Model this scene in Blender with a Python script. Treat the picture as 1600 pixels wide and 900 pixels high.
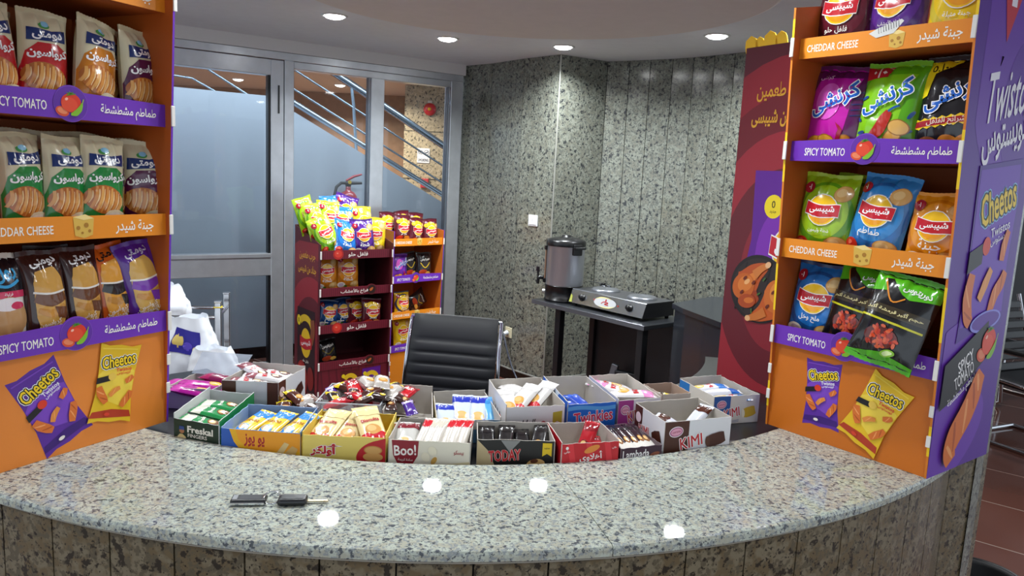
import bpy, bmesh, math, random, unicodedata
from mathutils import Vector, Matrix, noise

for o in list(bpy.data.objects):
    bpy.data.objects.remove(o)
SC = bpy.context.scene
COL = SC.collection
PI = math.pi

# ---------------------------------------------------------------- camera, world, exposure
F_PX, ROLL, PITCH, EYE = 1180.0, math.radians(2.8), math.atan(181 / 1180.0), 1.68
cam_d = bpy.data.cameras.new('camera')
cam_d.sensor_width = 36.0
cam_d.lens = 36.0 * F_PX / 1600.0
cam_d.clip_start = 0.02
cam = bpy.data.objects.new('camera', cam_d)
COL.objects.link(cam)
_f = Vector((0, math.cos(PITCH), -math.sin(PITCH)))
_r0 = Vector((1, 0, 0))
_u0 = _r0.cross(_f)
_r = _r0 * math.cos(ROLL) + _u0 * math.sin(ROLL)
_u = _u0 * math.cos(ROLL) - _r0 * math.sin(ROLL)
_m = Matrix((_r, _u, -_f)).transposed().to_4x4()
_m.translation = Vector((0, 0, EYE))
cam.matrix_world = _m
SC.camera = cam

W_ = bpy.data.worlds.new('lobby_daylight')
SC.world = W_
W_.use_nodes = True
W_.node_tree.nodes['Background'].inputs[0].default_value = (0.80, 0.90, 1.0, 1)
W_.node_tree.nodes['Background'].inputs[1].default_value = 1.12
SC.view_settings.view_transform = 'Standard'
SC.view_settings.look = 'None'
SC.view_settings.gamma = 1.0
SC.view_settings.use_curve_mapping = False
SC.view_settings.exposure = 0.28
LAMP_W = 19.0
RING_W = 9.0           # watts of each ceiling downlight
LAMP_COL = (0.93, 0.98, 1.0)
HALL_W = 150.0
LOBBY_FILL_W = 7.0

# ---------------------------------------------------------------- materials
def lin(c):
    if isinstance(c, str):
        c = tuple(int(c[i:i + 2], 16) / 255 for i in (0, 2, 4))
    return tuple((v / 12.92 if v <= 0.04045 else ((v + 0.055) / 1.055) ** 2.4) for v in c) + (1.0,)

_MATS = {}
def M(col, rough=0.5, metal=0.0, coat=0.0, emit=0.0, grain=0.0, bump=0.0, name=None):
    key = (col, rough, metal, coat, emit, grain, bump)
    if key in _MATS:
        return _MATS[key]
    m = bpy.data.materials.new(name or ('surface_' + str(col)))
    m.use_nodes = True
    nt = m.node_tree
    b = nt.nodes['Principled BSDF']
    c = lin(col)
    b.inputs['Base Color'].default_value = c
    b.inputs['Roughness'].default_value = rough
    b.inputs['Metallic'].default_value = metal
    b.inputs['Coat Weight'].default_value = coat
    b.inputs['Coat Roughness'].default_value = 0.08
    if emit:
        b.inputs['Emission Color'].default_value = c
        b.inputs['Emission Strength'].default_value = emit
    if grain or bump:
        tc = nt.nodes.new('ShaderNodeTexCoord')
        n = nt.nodes.new('ShaderNodeTexNoise')
        n.inputs['Scale'].default_value = 14
        n.inputs['Detail'].default_value = 5
        nt.links.new(tc.outputs['Object'], n.inputs['Vector'])
        if grain:
            r = nt.nodes.new('ShaderNodeValToRGB')
            r.color_ramp.elements[0].position = 0.3
            r.color_ramp.elements[1].position = 0.7
            r.color_ramp.elements[0].color = tuple(v * (1 - grain) for v in c[:3]) + (1,)
            r.color_ramp.elements[1].color = tuple(min(1, v * (1 + grain)) for v in c[:3]) + (1,)
            nt.links.new(n.outputs['Fac'], r.inputs['Fac'])
            nt.links.new(r.outputs['Color'], b.inputs['Base Color'])
        if bump:
            bp = nt.nodes.new('ShaderNodeBump')
            bp.inputs['Strength'].default_value = bump
            bp.inputs['Distance'].default_value = 0.01
            nt.links.new(n.outputs['Fac'], bp.inputs['Height'])
            nt.links.new(bp.outputs['Normal'], b.inputs['Normal'])
    _MATS[key] = m
    return m

def granite(name, scale, light, mid, buff, dark, rough):
    m = bpy.data.materials.new(name)
    m.use_nodes = True
    nt = m.node_tree
    b = nt.nodes['Principled BSDF']
    b.inputs['Roughness'].default_value = rough
    tc = nt.nodes.new('ShaderNodeTexCoord')
    def nz(s, d, off, ro=0.55):
        mp = nt.nodes.new('ShaderNodeMapping')
        mp.inputs['Location'].default_value = (off, off * 1.7, off * 0.6)
        nt.links.new(tc.outputs['Object'], mp.inputs['Vector'])
        n = nt.nodes.new('ShaderNodeTexNoise')
        n.inputs['Scale'].default_value = s
        n.inputs['Detail'].default_value = d
        n.inputs['Roughness'].default_value = ro
        nt.links.new(mp.outputs['Vector'], n.inputs['Vector'])
        return n.outputs['Fac']
    def ramp(fac, p0, p1):
        r = nt.nodes.new('ShaderNodeMapRange')
        r.inputs['From Min'].default_value = p0
        r.inputs['From Max'].default_value = p1
        nt.links.new(fac, r.inputs['Value'])
        return r.outputs['Result']
    def mix(fac, a, c):
        x = nt.nodes.new('ShaderNodeMix')
        x.data_type = 'RGBA'
        nt.links.new(fac, x.inputs['Factor'])
        for sock, v in ((x.inputs[6], a), (x.inputs[7], c)):
            if isinstance(v, tuple):
                sock.default_value = v
            else:
                nt.links.new(v, sock)
        return x.outputs[2]
    c = mix(ramp(nz(scale * 0.55, 2, 3.1), 0.44, 0.56), lin(light), lin(buff))
    c = mix(ramp(nz(scale * 1.5, 3, 7.7), 0.50, 0.58), c, lin(mid))
    c = mix(ramp(nz(scale, 3, 1.3, 0.6), 0.565, 0.62), c, lin(dark))
    c = mix(ramp(nz(scale * 2.6, 2, 11.9), 0.62, 0.68), c, lin(dark))
    nt.links.new(c, b.inputs['Base Color'])
    return m

def glass_mat():
    m = bpy.data.materials.new('clear_glass')
    m.use_nodes = True
    nt = m.node_tree
    nt.nodes.remove(nt.nodes['Principled BSDF'])
    t = nt.nodes.new('ShaderNodeBsdfTransparent')
    t.inputs['Color'].default_value = (0.90, 0.93, 0.95, 1)
    g = nt.nodes.new('ShaderNodeBsdfGlossy')
    g.inputs['Roughness'].default_value = 0.03
    fr = nt.nodes.new('ShaderNodeFresnel')
    fr.inputs['IOR'].default_value = 1.45
    mx = nt.nodes.new('ShaderNodeMixShader')
    nt.links.new(fr.outputs[0], mx.inputs[0])
    nt.links.new(t.outputs[0], mx.inputs[1])
    nt.links.new(g.outputs[0], mx.inputs[2])
    nt.links.new(mx.outputs[0], nt.nodes['Material Output'].inputs['Surface'])
    return m

def film_mat(col, alpha, rough=0.15):
    m = bpy.data.materials.new('clear_plastic_film')
    m.use_nodes = True
    nt = m.node_tree
    b = nt.nodes['Principled BSDF']
    b.inputs['Base Color'].default_value = lin(col)
    b.inputs['Roughness'].default_value = rough
    b.inputs['Alpha'].default_value = alpha
    return m

def tile_mat(name, c1, c2, grout, size, rot, rough):
    m = bpy.data.materials.new(name)
    m.use_nodes = True
    nt = m.node_tree
    b = nt.nodes['Principled BSDF']
    b.inputs['Roughness'].default_value = rough
    tc = nt.nodes.new('ShaderNodeTexCoord')
    mp = nt.nodes.new('ShaderNodeMapping')
    mp.inputs['Rotation'].default_value = (0, 0, rot)
    nt.links.new(tc.outputs['Object'], mp.inputs['Vector'])
    br = nt.nodes.new('ShaderNodeTexBrick')
    br.offset = 0.0
    br.inputs['Scale'].default_value = 1.0
    br.inputs['Mortar Size'].default_value = 0.004
    br.inputs['Brick Width'].default_value = size
    br.inputs['Row Height'].default_value = size
    br.inputs['Color1'].default_value = lin(c1)
    br.inputs['Color2'].default_value = lin(c2)
    br.inputs['Mortar'].default_value = lin(grout)
    nt.links.new(mp.outputs['Vector'], br.inputs['Vector'])
    nt.links.new(br.outputs['Color'], b.inputs['Base Color'])
    return m

# ---------------------------------------------------------------- mesh builder
class MB:
    def __init__(s):
        s.v, s.f, s.mi, s.sm, s.mats = [], [], [], [], []
    def slot(s, m):
        if m not in s.mats:
            s.mats.append(m)
        return s.mats.index(m)
    def add(s, vs, fs, m, smooth=False):
        k = len(s.v)
        s.v += [tuple(p) for p in vs]
        i = s.slot(m)
        for f in fs:
            s.f.append(tuple(k + a for a in f)); s.mi.append(i); s.sm.append(smooth)
    def add_bm(s, bm, m, smooth=False, X=None):
        bm.verts.index_update()
        s.add([(X @ v.co) if X else v.co for v in bm.verts], [[v.index for v in f.verts] for f in bm.faces], m, smooth)
        bm.free()
    def box(s, c, d, m, rot=None, bevel=0.0, seg=2):
        bm = bmesh.new()
        bmesh.ops.create_cube(bm, size=1.0)
        for v in bm.verts:
            v.co = Vector((v.co.x * d[0], v.co.y * d[1], v.co.z * d[2]))
        if bevel:
            bmesh.ops.bevel(bm, geom=bm.edges[:], offset=bevel, segments=seg, affect='EDGES', profile=0.5)
        X = Matrix.Translation(Vector(c)) @ (rot.to_4x4() if rot else Matrix.Identity(4))
        s.add_bm(bm, m, False, X)
        return s
    def prism(s, pts, z0, z1, m, X=None):
        n = len(pts)
        vs = [Vector((p[0], p[1], z0)) for p in pts] + [Vector((p[0], p[1], z1)) for p in pts]
        if X: vs = [X @ v for v in vs]
        fs = [tuple(range(n - 1, -1, -1)), tuple(range(n, 2 * n))] + [(i, (i + 1) % n, n + (i + 1) % n, n + i) for i in range(n)]
        s.add(vs, fs, m)
        return s
    def tube(s, pts, r, m, n=10, caps=True):
        pts = [Vector(p) for p in pts]
        rr = r if isinstance(r, (list, tuple)) else [r] * len(pts)
        rings = []
        up = None
        for i, p in enumerate(pts):
            t = (pts[min(i + 1, len(pts) - 1)] - pts[max(i - 1, 0)]).normalized()
            if up is None:
                up = Vector((0, 0, 1)) if abs(t.z) < 0.9 else Vector((1, 0, 0))
            a = t.cross(up).normalized(); b = a.cross(t).normalized(); up = b
            rings.append([p + (a * math.cos(2 * PI * k / n) + b * math.sin(2 * PI * k / n)) * rr[i] for k in range(n)])
        vs = [v for q in rings for v in q]
        fs = [(i * n + k, i * n + (k + 1) % n, (i + 1) * n + (k + 1) % n, (i + 1) * n + k) for i in range(len(pts) - 1) for k in range(n)]
        s.add(vs, fs, m, True)
        if caps:
            s.add(rings[0], [tuple(range(n - 1, -1, -1))], m)
            s.add(rings[-1], [tuple(range(n))], m)
        return s
    def lathe(s, prof, m, n=32, c=(0, 0, 0), smooth=True):
        c = Vector(c)
        vs = [c + Vector((r * math.cos(2 * PI * k / n), r * math.sin(2 * PI * k / n), z)) for r, z in prof for k in range(n)]
        fs = [(i * n + k, i * n + (k + 1) % n, (i + 1) * n + (k + 1) % n, (i + 1) * n + k) for i in range(len(prof) - 1) for k in range(n)]
        s.add(vs, fs, m, smooth)
        return s
    def disc(s, c, r, m, n=32, ax=None):
        c = Vector(c)
        X = ax if ax else Matrix.Identity(3)
        s.add([c + X @ Vector((r * math.cos(2 * PI * k / n), r * math.sin(2 * PI * k / n), 0)) for k in range(n)], [tuple(range(n))], m)
        return s
    def grid(s, fn, nu, nv, m, smooth=True, flip=False):
        vs = [fn(i / nu, j / nv) for j in range(nv + 1) for i in range(nu + 1)]
        fs = []
        for j in range(nv):
            for i in range(nu):
                a = j * (nu + 1) + i
                q = (a, a + 1, a + nu + 2, a + nu + 1)
                fs.append(q[::-1] if flip else q)
        s.add(vs, fs, m, smooth)
        return s
    def mesh(s, name):
        me = bpy.data.meshes.new(name)
        me.from_pydata([tuple(v) for v in s.v], [], s.f)
        for m in s.mats:
            me.materials.append(m)
        me.polygons.foreach_set('material_index', s.mi)
        me.polygons.foreach_set('use_smooth', s.sm)
        me.update()
        return me
    def build(s, name, parent=None, loc=None, rotz=None):
        o = bpy.data.objects.new(name, s.mesh(name))
        COL.objects.link(o)
        if parent: o.parent = parent
        if loc is not None: o.location = loc
        if rotz is not None: o.rotation_euler = (0, 0, rotz)
        return o

def tag(o, label, cat, group=None):
    o['label'] = label; o['category'] = cat
    if group: o['group'] = group
    return o
def empty(name, label, cat, loc, rotz=0.0, group=None):
    o = bpy.data.objects.new(name, None)
    COL.objects.link(o)
    o.empty_display_size = 0.05
    o.location = loc; o.rotation_euler = (0, 0, rotz)
    return tag(o, label, cat, group)
def struct(o, label=None):
    o['kind'] = 'structure'
    if label: o['label'] = label
    return o
def copy_tree(o, parent=None):
    c = o.copy(); COL.objects.link(c)
    if parent: c.parent = parent
    for ch in list(o.children): copy_tree(ch, c)
    return c

# ---------------------------------------------------------------- lettering (Arabic letters joined by presentation forms)
_AR = {}
for _cp in range(0xFE80, 0xFEFD):
    _d = unicodedata.decomposition(chr(_cp)).split()
    if len(_d) >= 2:
        _AR.setdefault(tuple(int(x, 16) for x in _d[1:]), {})[_d[0][1:-1]] = chr(_cp)
def shape_ar(s):
    cps = [ord(c) for c in s]; toks = []; i = 0
    if not any(0x600 <= c < 0x700 for c in cps): return s
    while i < len(cps):
        if i + 1 < len(cps) and (cps[i], cps[i + 1]) in _AR: toks.append((cps[i], cps[i + 1])); i += 2
        else: toks.append((cps[i],)); i += 1
    out = []
    for k, t in enumerate(toks):
        f = _AR.get(t)
        if not f:
            out.append(''.join(map(chr, t))); continue
        p = k > 0 and 'initial' in _AR.get(toks[k - 1], {}) and 'final' in f
        n = k + 1 < len(toks) and 'initial' in f and 'final' in _AR.get(toks[k + 1], {})
        nm = 'medial' if p and n else 'final' if p else 'initial' if n else 'isolated'
        out.append(f.get(nm) or f.get('isolated'))
    return ''.join(reversed(out))
_TX = {}
def text2d(s, off):
    key = (s, off)
    if key in _TX: return _TX[key]
    cu = bpy.data.curves.new('lettering', 'FONT')
    cu.body = shape_ar(s); cu.offset = off; cu.resolution_u = 2
    ob = bpy.data.objects.new('lettering', cu); COL.objects.link(ob)
    dg = bpy.context.evaluated_depsgraph_get()
    ev = ob.evaluated_get(dg); me = ev.to_mesh()
    vs = [(v.co.x, v.co.y) for v in me.vertices]
    fs = [tuple(p.vertices) for p in me.polygons]
    ev.to_mesh_clear(); bpy.data.objects.remove(ob); bpy.data.curves.remove(cu)
    par = list(range(len(vs)))
    def find(a):
        while par[a] != a:
            par[a] = par[par[a]]; a = par[a]
        return a
    for f in fs:
        for a in f[1:]: par[find(a)] = find(f[0])
    roots = {}
    isl = [roots.setdefault(find(a), len(roots)) for a in range(len(vs))]
    x0 = min(v[0] for v in vs); x1 = max(v[0] for v in vs); y0 = min(v[1] for v in vs); y1 = max(v[1] for v in vs)
    _TX[key] = (vs, fs, isl, (x0, x1, y0, y1))
    return _TX[key]

class Print:
    """flat artwork laid in thin raised layers on the surface S(u, v, lift) of one mesh"""
    def __init__(s, mb, S, rect, cell=None, step=0.00025, base=0.0003, rough=0.4, coat=0.0):
        s.mb, s.S, s.rect, s.cell, s.step, s.l = mb, S, rect, cell, step, base
        s.rough, s.coat = rough, coat
        s.T = (0, 0, 0, 1)
    def mat(s, c):
        return M(c, s.rough, 0, s.coat) if isinstance(c, str) else c
    def at(s, cx=0, cy=0, rot=0, sc=1):
        s.T = (cx, cy, math.radians(rot), sc); return s
    def tr(s, p):
        cx, cy, r, k = s.T
        c, n = math.cos(r) * k, math.sin(r) * k
        return (cx + p[0] * c - p[1] * n, cy + p[0] * n + p[1] * c)
    def raw(s, vs, fs, m, isl=None):
        bm = bmesh.new()
        q = [s.tr(p) for p in vs]
        bv = [bm.verts.new((p[0], p[1], (isl[i] % 3) * 0.00007 if isl else 0.0)) for i, p in enumerate(q)]
        for f in fs:
            try: bm.faces.new([bv[a] for a in f])
            except ValueError: pass
        u0, u1, v0, v1 = s.rect
        xs = [p[0] for p in q]; ys = [p[1] for p in q]
        def cut(co, no, **k):
            bmesh.ops.bisect_plane(bm, geom=bm.verts[:] + bm.edges[:] + bm.faces[:], plane_co=co, plane_no=no, **k)
        if min(xs) < u0: cut((u0, 0, 0), (-1, 0, 0), clear_outer=True)
        if max(xs) > u1: cut((u1, 0, 0), (1, 0, 0), clear_outer=True)
        if min(ys) < v0: cut((0, v0, 0), (0, -1, 0), clear_outer=True)
        if max(ys) > v1: cut((0, v1, 0), (0, 1, 0), clear_outer=True)
        if s.cell:
            c = s.cell
            for k in range(math.ceil(max(min(xs), u0) / c), math.floor(min(max(xs), u1) / c) + 1): cut((k * c, 0, 0), (1, 0, 0))
            for k in range(math.ceil(max(min(ys), v0) / c), math.floor(min(max(ys), v1) / c) + 1): cut((0, k * c, 0), (0, 1, 0))
        if any(len(f.verts) > 4 for f in bm.faces):
            bmesh.ops.triangulate(bm, faces=[f for f in bm.faces if len(f.verts) > 4])
        for v in bm.verts:
            v.co = s.S(v.co.x, v.co.y, s.l + v.co.z)
        s.mb.add_bm(bm, s.mat(m), bool(s.cell))
        s.l += s.step
        return s
    def poly(s, pts, m):
        return s.raw(pts, [tuple(range(len(pts)))], m)
    def rc(s, cx, cy, w, h, m):
        return s.poly([(cx - w / 2, cy - h / 2), (cx + w / 2, cy - h / 2), (cx + w / 2, cy + h / 2), (cx - w / 2, cy + h / 2)], m)
    def ell(s, cx, cy, rx, ry, m, rot=0, n=24, a0=0, a1=360):
        r = math.radians(rot); pts = []
        full = a1 - a0 >= 360
        for k in range(n if full else n + 1):
            a = math.radians(a0 + (a1 - a0) * k / n)
            x, y = rx * math.cos(a), ry * math.sin(a)
            pts.append((cx + x * math.cos(r) - y * math.sin(r), cy + x * math.sin(r) + y * math.cos(r)))
        return s.poly(pts, m)
    def band(s, x0, x1, y, h, m, amp=0.0, ph=0.0, waves=1.0, n=16):
        top = [(x0 + (x1 - x0) * k / n, y + h / 2 + amp * math.sin(ph + waves * 2 * PI * k / n)) for k in range(n + 1)]
        bot = [(x, yy - h) for x, yy in top]
        return s.poly(bot + top[::-1], m)
    def stroke(s, pts, w, m):
        """a ribbon of width w (or list of widths) along points"""
        L, R = [], []
        if 3 <= len(pts) <= 8:          # round the bends
            P_, W2 = [], []
            wl = w if isinstance(w, (list, tuple)) else [w] * len(pts)
            for i in range(len(pts) - 1):
                p0, p1, p2, p3 = pts[max(i - 1, 0)], pts[i], pts[i + 1], pts[min(i + 2, len(pts) - 1)]
                for k in range(5):
                    u = k / 5
                    P_.append(tuple(0.5 * (2 * p1[j] + (p2[j] - p0[j]) * u + (2 * p0[j] - 5 * p1[j] + 4 * p2[j] - p3[j]) * u * u + (3 * p1[j] - p0[j] - 3 * p2[j] + p3[j]) * u ** 3) for j in (0, 1)))
                    W2.append(wl[i] + (wl[i + 1] - wl[i]) * u)
            P_.append(pts[-1]); W2.append(wl[-1])
            pts, w = P_, W2
        n = len(pts)
        for i, p in enumerate(pts):
            a = pts[max(i - 1, 0)]; b = pts[min(i + 1, n - 1)]
            dx, dy = b[0] - a[0], b[1] - a[1]; l = math.hypot(dx, dy) or 1
            ww = (w[i] if isinstance(w, (list, tuple)) else w) / 2
            L.append((p[0] - dy / l * ww, p[1] + dx / l * ww)); R.append((p[0] + dy / l * ww, p[1] - dx / l * ww))
        vs = L + R
        return s.raw(vs, [(i, n + i, n + i + 1, i + 1) for i in range(n - 1)], m)
    def txt(s, t, cx, cy, m, w=None, h=None, rot=0, off=0.012, outline=None, ow=0.05, slant=0.0, arch=0.0):
        heavy = 0.0
        if 'M' in t: heavy, off = max(off, 0.012), 0.0      # this letter cannot be fattened by its outline
        vs0, fs0, is0, bb = text2d(t, off)
        tw, th = bb[1] - bb[0], bb[3] - bb[2]
        kx = w / tw if w else h / th
        ky = h / th if h else kx
        r = math.radians(rot); c, n = math.cos(r), math.sin(r)
        mx, my = (bb[0] + bb[1]) / 2, (bb[2] + bb[3]) / 2
        def put(vs):
            out = []
            for x, y in vs:
                x, y = (x - mx) * kx, (y - my) * ky
                x += y * slant
                y += arch * (1 - (2 * x / (tw * kx)) ** 2)
                out.append((cx + x * c - y * n, cy + x * n + y * c))
            return out
        if outline:
            if any(ord(q) > 0x5ff for q in t):
                vo, fo, io, _ = text2d(t, ow)
                s.raw(put(vo), fo, outline, io)
            else:               # a rim made of shifted copies of the letters
                vo, fo, io, _ = text2d(t, 0.0)
                l0 = s.l
                for k in range(10):
                    a = 2 * PI * k / 10
                    s.l = l0 + k * 0.000012
                    s.raw([(x + ow * kx * 0.9 * math.cos(a), y + ow * kx * 0.9 * math.sin(a)) for x, y in put(vo)], fo, outline, None)
                s.l = l0 + s.step + 0.00005
        if heavy:
            l0 = s.l
            for k, (a, b) in enumerate(((1, 0), (-1, 0), (0, 1), (0, -1))):
                s.l = l0 + k * 0.000012
                s.raw([(x + a * heavy * kx * 1.3, y + b * heavy * kx) for x, y in put(vs0)], fs0, m, None)
            s.l = l0 + 0.00005
        return s.raw(put(vs0), fs0, m, is0)

def flatS(o, du, dv, n):
    o, du, dv, n = Vector(o), Vector(du), Vector(dv), Vector(n)
    return lambda u, v, l=0.0: o + du * u + dv * v + n * l

# ================================================================ SETTING
GR_WALL = granite('granite_wall_cladding', 40, '82857a', '63665f', '737368', '333537', 0.16)
GR_TOP = granite('granite_counter_stone', 84, 'bcc3b6', '949b9b', 'b0b0a0', '575c61', 0.025)
GR_FRONT = granite('granite_counter_front', 44, '7b715c', '5e5645', '6a5c44', '322d25', 0.22)  # dim, warm light on the front is put into this darker brown
ALU = M('c6cacf', 0.28, 0.72, grain=0.06)
ALU_D = M('85888e', 0.30, 0.9, grain=0.1)
GLASS = glass_mat()
CEIL = M('dfe3e8', 0.85, grain=0.02)
CEIL_IN = M('dfd9d3', 0.85, grain=0.02)
BLACK = M('0e0e10', 0.35)
CHROME = M('d5d8dc', 0.12, 1.0)
RUBBER = M('151517', 0.6)
JOINT = M('1a1a18', 0.8)

CEIL_Z = 2.545
P0 = Vector((-2.368, 5.287, 0)); EU = Vector((0.82302, 0.56801, 0)); EN = Vector((-0.56801, 0.82302, 0))
def dw(u, z, off=0.0):
    return P0 + EU * u + EN * off + Vector((0, 0, z))
DWR = Matrix((EU, EN, Vector((0, 0, 1)))).transposed()
def dbox(mb, u0, u1, z0, z1, o0, o1, m, bevel=0.003):
    c = dw((u0 + u1) / 2, (z0 + z1) / 2, (o0 + o1) / 2)
    mb.box(c, (u1 - u0, o1 - o0, z1 - z0), m, DWR, bevel, 1)

mb = MB()
mb.add([(-9, -3.5, 0), (9, -3.5, 0), (9, 13, 0), (-9, 13, 0)], [(0, 1, 2, 3)],
       tile_mat('polished_brown_tile', '6b453b', '624038', 'a8958a', 0.60, math.radians(38), 0.10))
struct(mb.build('floor'))

# ceiling with a lower round panel over the desk
mb = MB()
room_edge = [(-5.2, -3.5), (7.5, -3.5), (7.5, 9.5), (1.5, 9.5), tuple(dw(3.2, 0)[:2]), tuple(dw(-3.4, 0)[:2])]
mb.prism(room_edge, CEIL_Z, CEIL_Z + 0.12, CEIL)
struct(mb.build('ceiling'))
mb = MB()
c0 = (0.0106, 3.573)
prof = [(0.0, 2.47), (1.095, 2.47), (1.108, 2.474), (1.115, 2.482), (1.115, CEIL_Z)]
mb.lathe(prof, CEIL_IN, 96, (c0[0], c0[1], 0))
for i in range(96 * 1): mb.sm[i] = False
struct(mb.build('ceiling_disc'))
mb = MB()
hall = [tuple(dw(-4, 0, 0.12)[:2]), tuple(dw(3.6, 0, 0.12)[:2]), (0.8, 13), (-9, 13), (-9, 5)]
mb.prism(hall, 2.62, 2.7, M('d9cdbf', 0.8))
struct(mb.build('ceiling_hall'))

# granite walls: separate slabs with dark joints
def clad(name, pts, m, z0=0.10, z1=CEIL_Z, gap=0.0025, th=0.02):
    mb = MB()
    for a, b in zip(pts[:-1], pts[1:]):
        a, b = Vector((*a, 0)), Vector((*b, 0))
        d = (b - a).normalized(); n = d.cross(Vector((0, 0, 1)))   # towards the room when pts run left to right
        q = [a + d * gap, b - d * gap]
        mb.prism([q[0][:2], q[1][:2], (q[1] - n * th)[:2], (q[0] - n * th)[:2]], z0, z1, m)
        mb.prism([(a - n * 0.006)[:2], (b - n * 0.006)[:2], (b - n * 0.12)[:2], (a - n * 0.12)[:2]], z0, z1, JOINT)
    return struct(mb.build(name))
LW = [(-0.527, 6.62), (-0.245, 6.347), (0.012, 5.995), (0.276, 5.71)]
clad('wall_left', LW, GR_WALL)
clad('wall_column', [(0.276, 5.71), (0.645, 5.94)], GR_WALL)
BW = [(0.645, 5.94), (0.80, 5.85), (0.94, 5.755), (1.085, 5.66), (1.21, 5.545), (1.325, 5.42), (1.43, 5.29), (1.53, 5.15), (1.62, 5.0), (1.70, 4.84), (1.77, 4.67), (1.83, 4.49)]
clad('wall_back', BW, GR_WALL)
mb = MB()
for pts in (LW, [(0.276, 5.71), (0.645, 5.94)], BW):
    for a, b in zip(pts[:-1], pts[1:]):
        a, b = Vector((*a, 0)), Vector((*b, 0)); d = (b - a).normalized(); n = d.cross(Vector((0, 0, 1)))
        mb.prism([(a + n * 0.012)[:2], (b + n * 0.012)[:2], (b - n * 0.02)[:2], (a - n * 0.02)[:2]], 0, 0.092, M('121110', 0.2))
        mb.prism([(a + n * 0.013)[:2], (b + n * 0.013)[:2], (b - n * 0.02)[:2], (a - n * 0.02)[:2]], 0.092, 0.10, M('8d8d88', 0.4))
struct(mb.build('baseboard_back'))
mb = MB(); mb.prism([(0.60, 6.02), (0.645, 5.945), (0.72, 5.97), (0.70, 6.08)], 0.1, CEIL_Z, JOINT)
struct(mb.build('wall_corner_fill'))
# metal corner bead on the pillar
mb = MB(); mb.tube([(0.276, 5.703, 0.1), (0.276, 5.703, CEIL_Z)], 0.006, M('9c9c94', 0.4, 0.4), 8)
struct(mb.build('trim_1'))

# plastered band above the aluminium partition
mb = MB(); dbox(mb, -1.4, 2.262, 2.458, CEIL_Z, -0.06, 0.10, M('cfcdcb', 0.8), 0.0)
struct(mb.build('trim_2'))

# aluminium partition: a door leaf and two fixed lights
mb = MB()
dbox(mb, -1.4, 2.244, 2.402, 2.457, -0.055, 0.055, ALU)
dbox(mb, 0.738, 0.808, 0.0, 2.402, -0.055, 0.055, ALU)
dbox(mb, 2.130, 2.244, 0.0, 2.402, -0.055, 0.055, ALU)
dbox(mb, 1.422, 1.534, 0.10, 2.352, -0.045, 0.045, ALU)
dbox(mb, 0.808, 2.130, 2.350, 2.402, -0.045, 0.045, ALU)
dbox(mb, 0.808, 2.130, 0.0, 0.10, -0.045, 0.045, ALU)
dbox(mb, 1.398, 1.404, 0.1, 2.35, -0.048, 0.0, ALU_D, 0.0)
dbox(mb, 0.690, 0.700, 2.02, 2.22, -0.060, -0.040, BLACK, 0.0)
dbox(mb, 2.105, 2.111, 0.1, 2.35, -0.048, 0.0, ALU_D, 0.0)
w1 = struct(mb.build('window_1'))
for u0, u1 in ((0.808, 1.422), (1.534, 2.130)):
    g = MB(); dbox(g, u0, u1, 0.10, 2.352, -0.004, 0.004, GLASS, 0.0)
    g.build('pane', w1)
mb = MB()
dbox(mb, 0.640, 0.734, 0.02, 2.398, -0.05, 0.05, ALU)
dbox(mb, -0.62, 0.640, 2.287, 2.398, -0.05, 0.05, ALU)
dbox(mb, -0.62, 0.640, 0.826, 0.962, -0.05, 0.05, ALU)
dbox(mb, -0.62, 0.640, 0.962, 0.992, -0.06, 0.04, ALU)
dbox(mb, -0.62, 0.640, 0.02, 0.14, -0.05, 0.05, ALU)
dbox(mb, -0.70, -0.61, 0.02, 2.398, -0.05, 0.05, ALU)
dbox(mb, 0.626, 0.642, 0.14, 2.287, -0.03, 0.03, BLACK, 0.0)
d1 = struct(mb.build('door_1'))
for z0, z1 in ((0.992, 2.287), (0.14, 0.826)):
    g = MB(); dbox(g, -0.62, 0.63, z0, z1, -0.004, 0.004, GLASS, 0.0)
    g.build('pane', d1)

# stair hall beyond the glass
mb = MB()
prof = [(-1.6, 0.10), (3.4, 0.10), (3.4, 0.905), (0.84, 2.20), (-1.6, 2.20)]
mb.add([dw(u, z, 0.70) for u, z in prof] + [dw(u, z, 0.85) for u, z in prof],
       [tuple(range(5)), tuple(range(9, 4, -1))] + [(i, (i + 1) % 5, 5 + (i + 1) % 5, 5 + i) for i in range(5)], M('9fa8b1', 0.35))
struct(mb.build('wall_stair'))
mb = MB(); dbox(mb, -1.6, 3.4, 0.0, 0.10, 0.69, 0.85, M('14100f', 0.25), 0.0)
struct(mb.build('baseboard_stair'))
mb = MB()   # wooden skirting that climbs along the flight
q = [(0.84, 2.20), (3.4, 0.905), (3.4, 1.03), (0.9, 2.295), (-1.6, 2.295), (-1.6, 2.20)]
mb.add([dw(u, z, 1.9) for u, z in q] + [dw(u, z, 1.94) for u, z in q],
       [tuple(range(6)), tuple(range(11, 5, -1))] + [(i, (i + 1) % 6, 6 + (i + 1) % 6, 6 + i) for i in range(6)], M('c08a4a', 0.5, grain=0.15))
struct(mb.build('trim_3'))
mb = MB(); mb.box((-5.0, 10.5, 1.35), (8.2, 0.12, 2.7), M('94745a', 0.6, grain=0.12))
struct(mb.build('wall_hall'))
mb = MB()
mb.box((-1.115, 9.25, 1.31), (0.47, 0.5, 2.62), granite('granite_beige', 34, 'b5a88e', '9a8f78', 'a5987c', '4a443a', 0.4), None, 0.004)
for z in (1.0, 1.55, 2.1): mb.box((-1.115, 8.998, z), (0.47, 0.006, 0.006), JOINT)
struct(mb.build('wall_pillar'))
mb = MB(); mb.box((-0.4, 10.0, 1.35), (1.0, 0.1, 2.7), M('54423a', 0.6))
struct(mb.build('wall_passage'))
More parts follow.
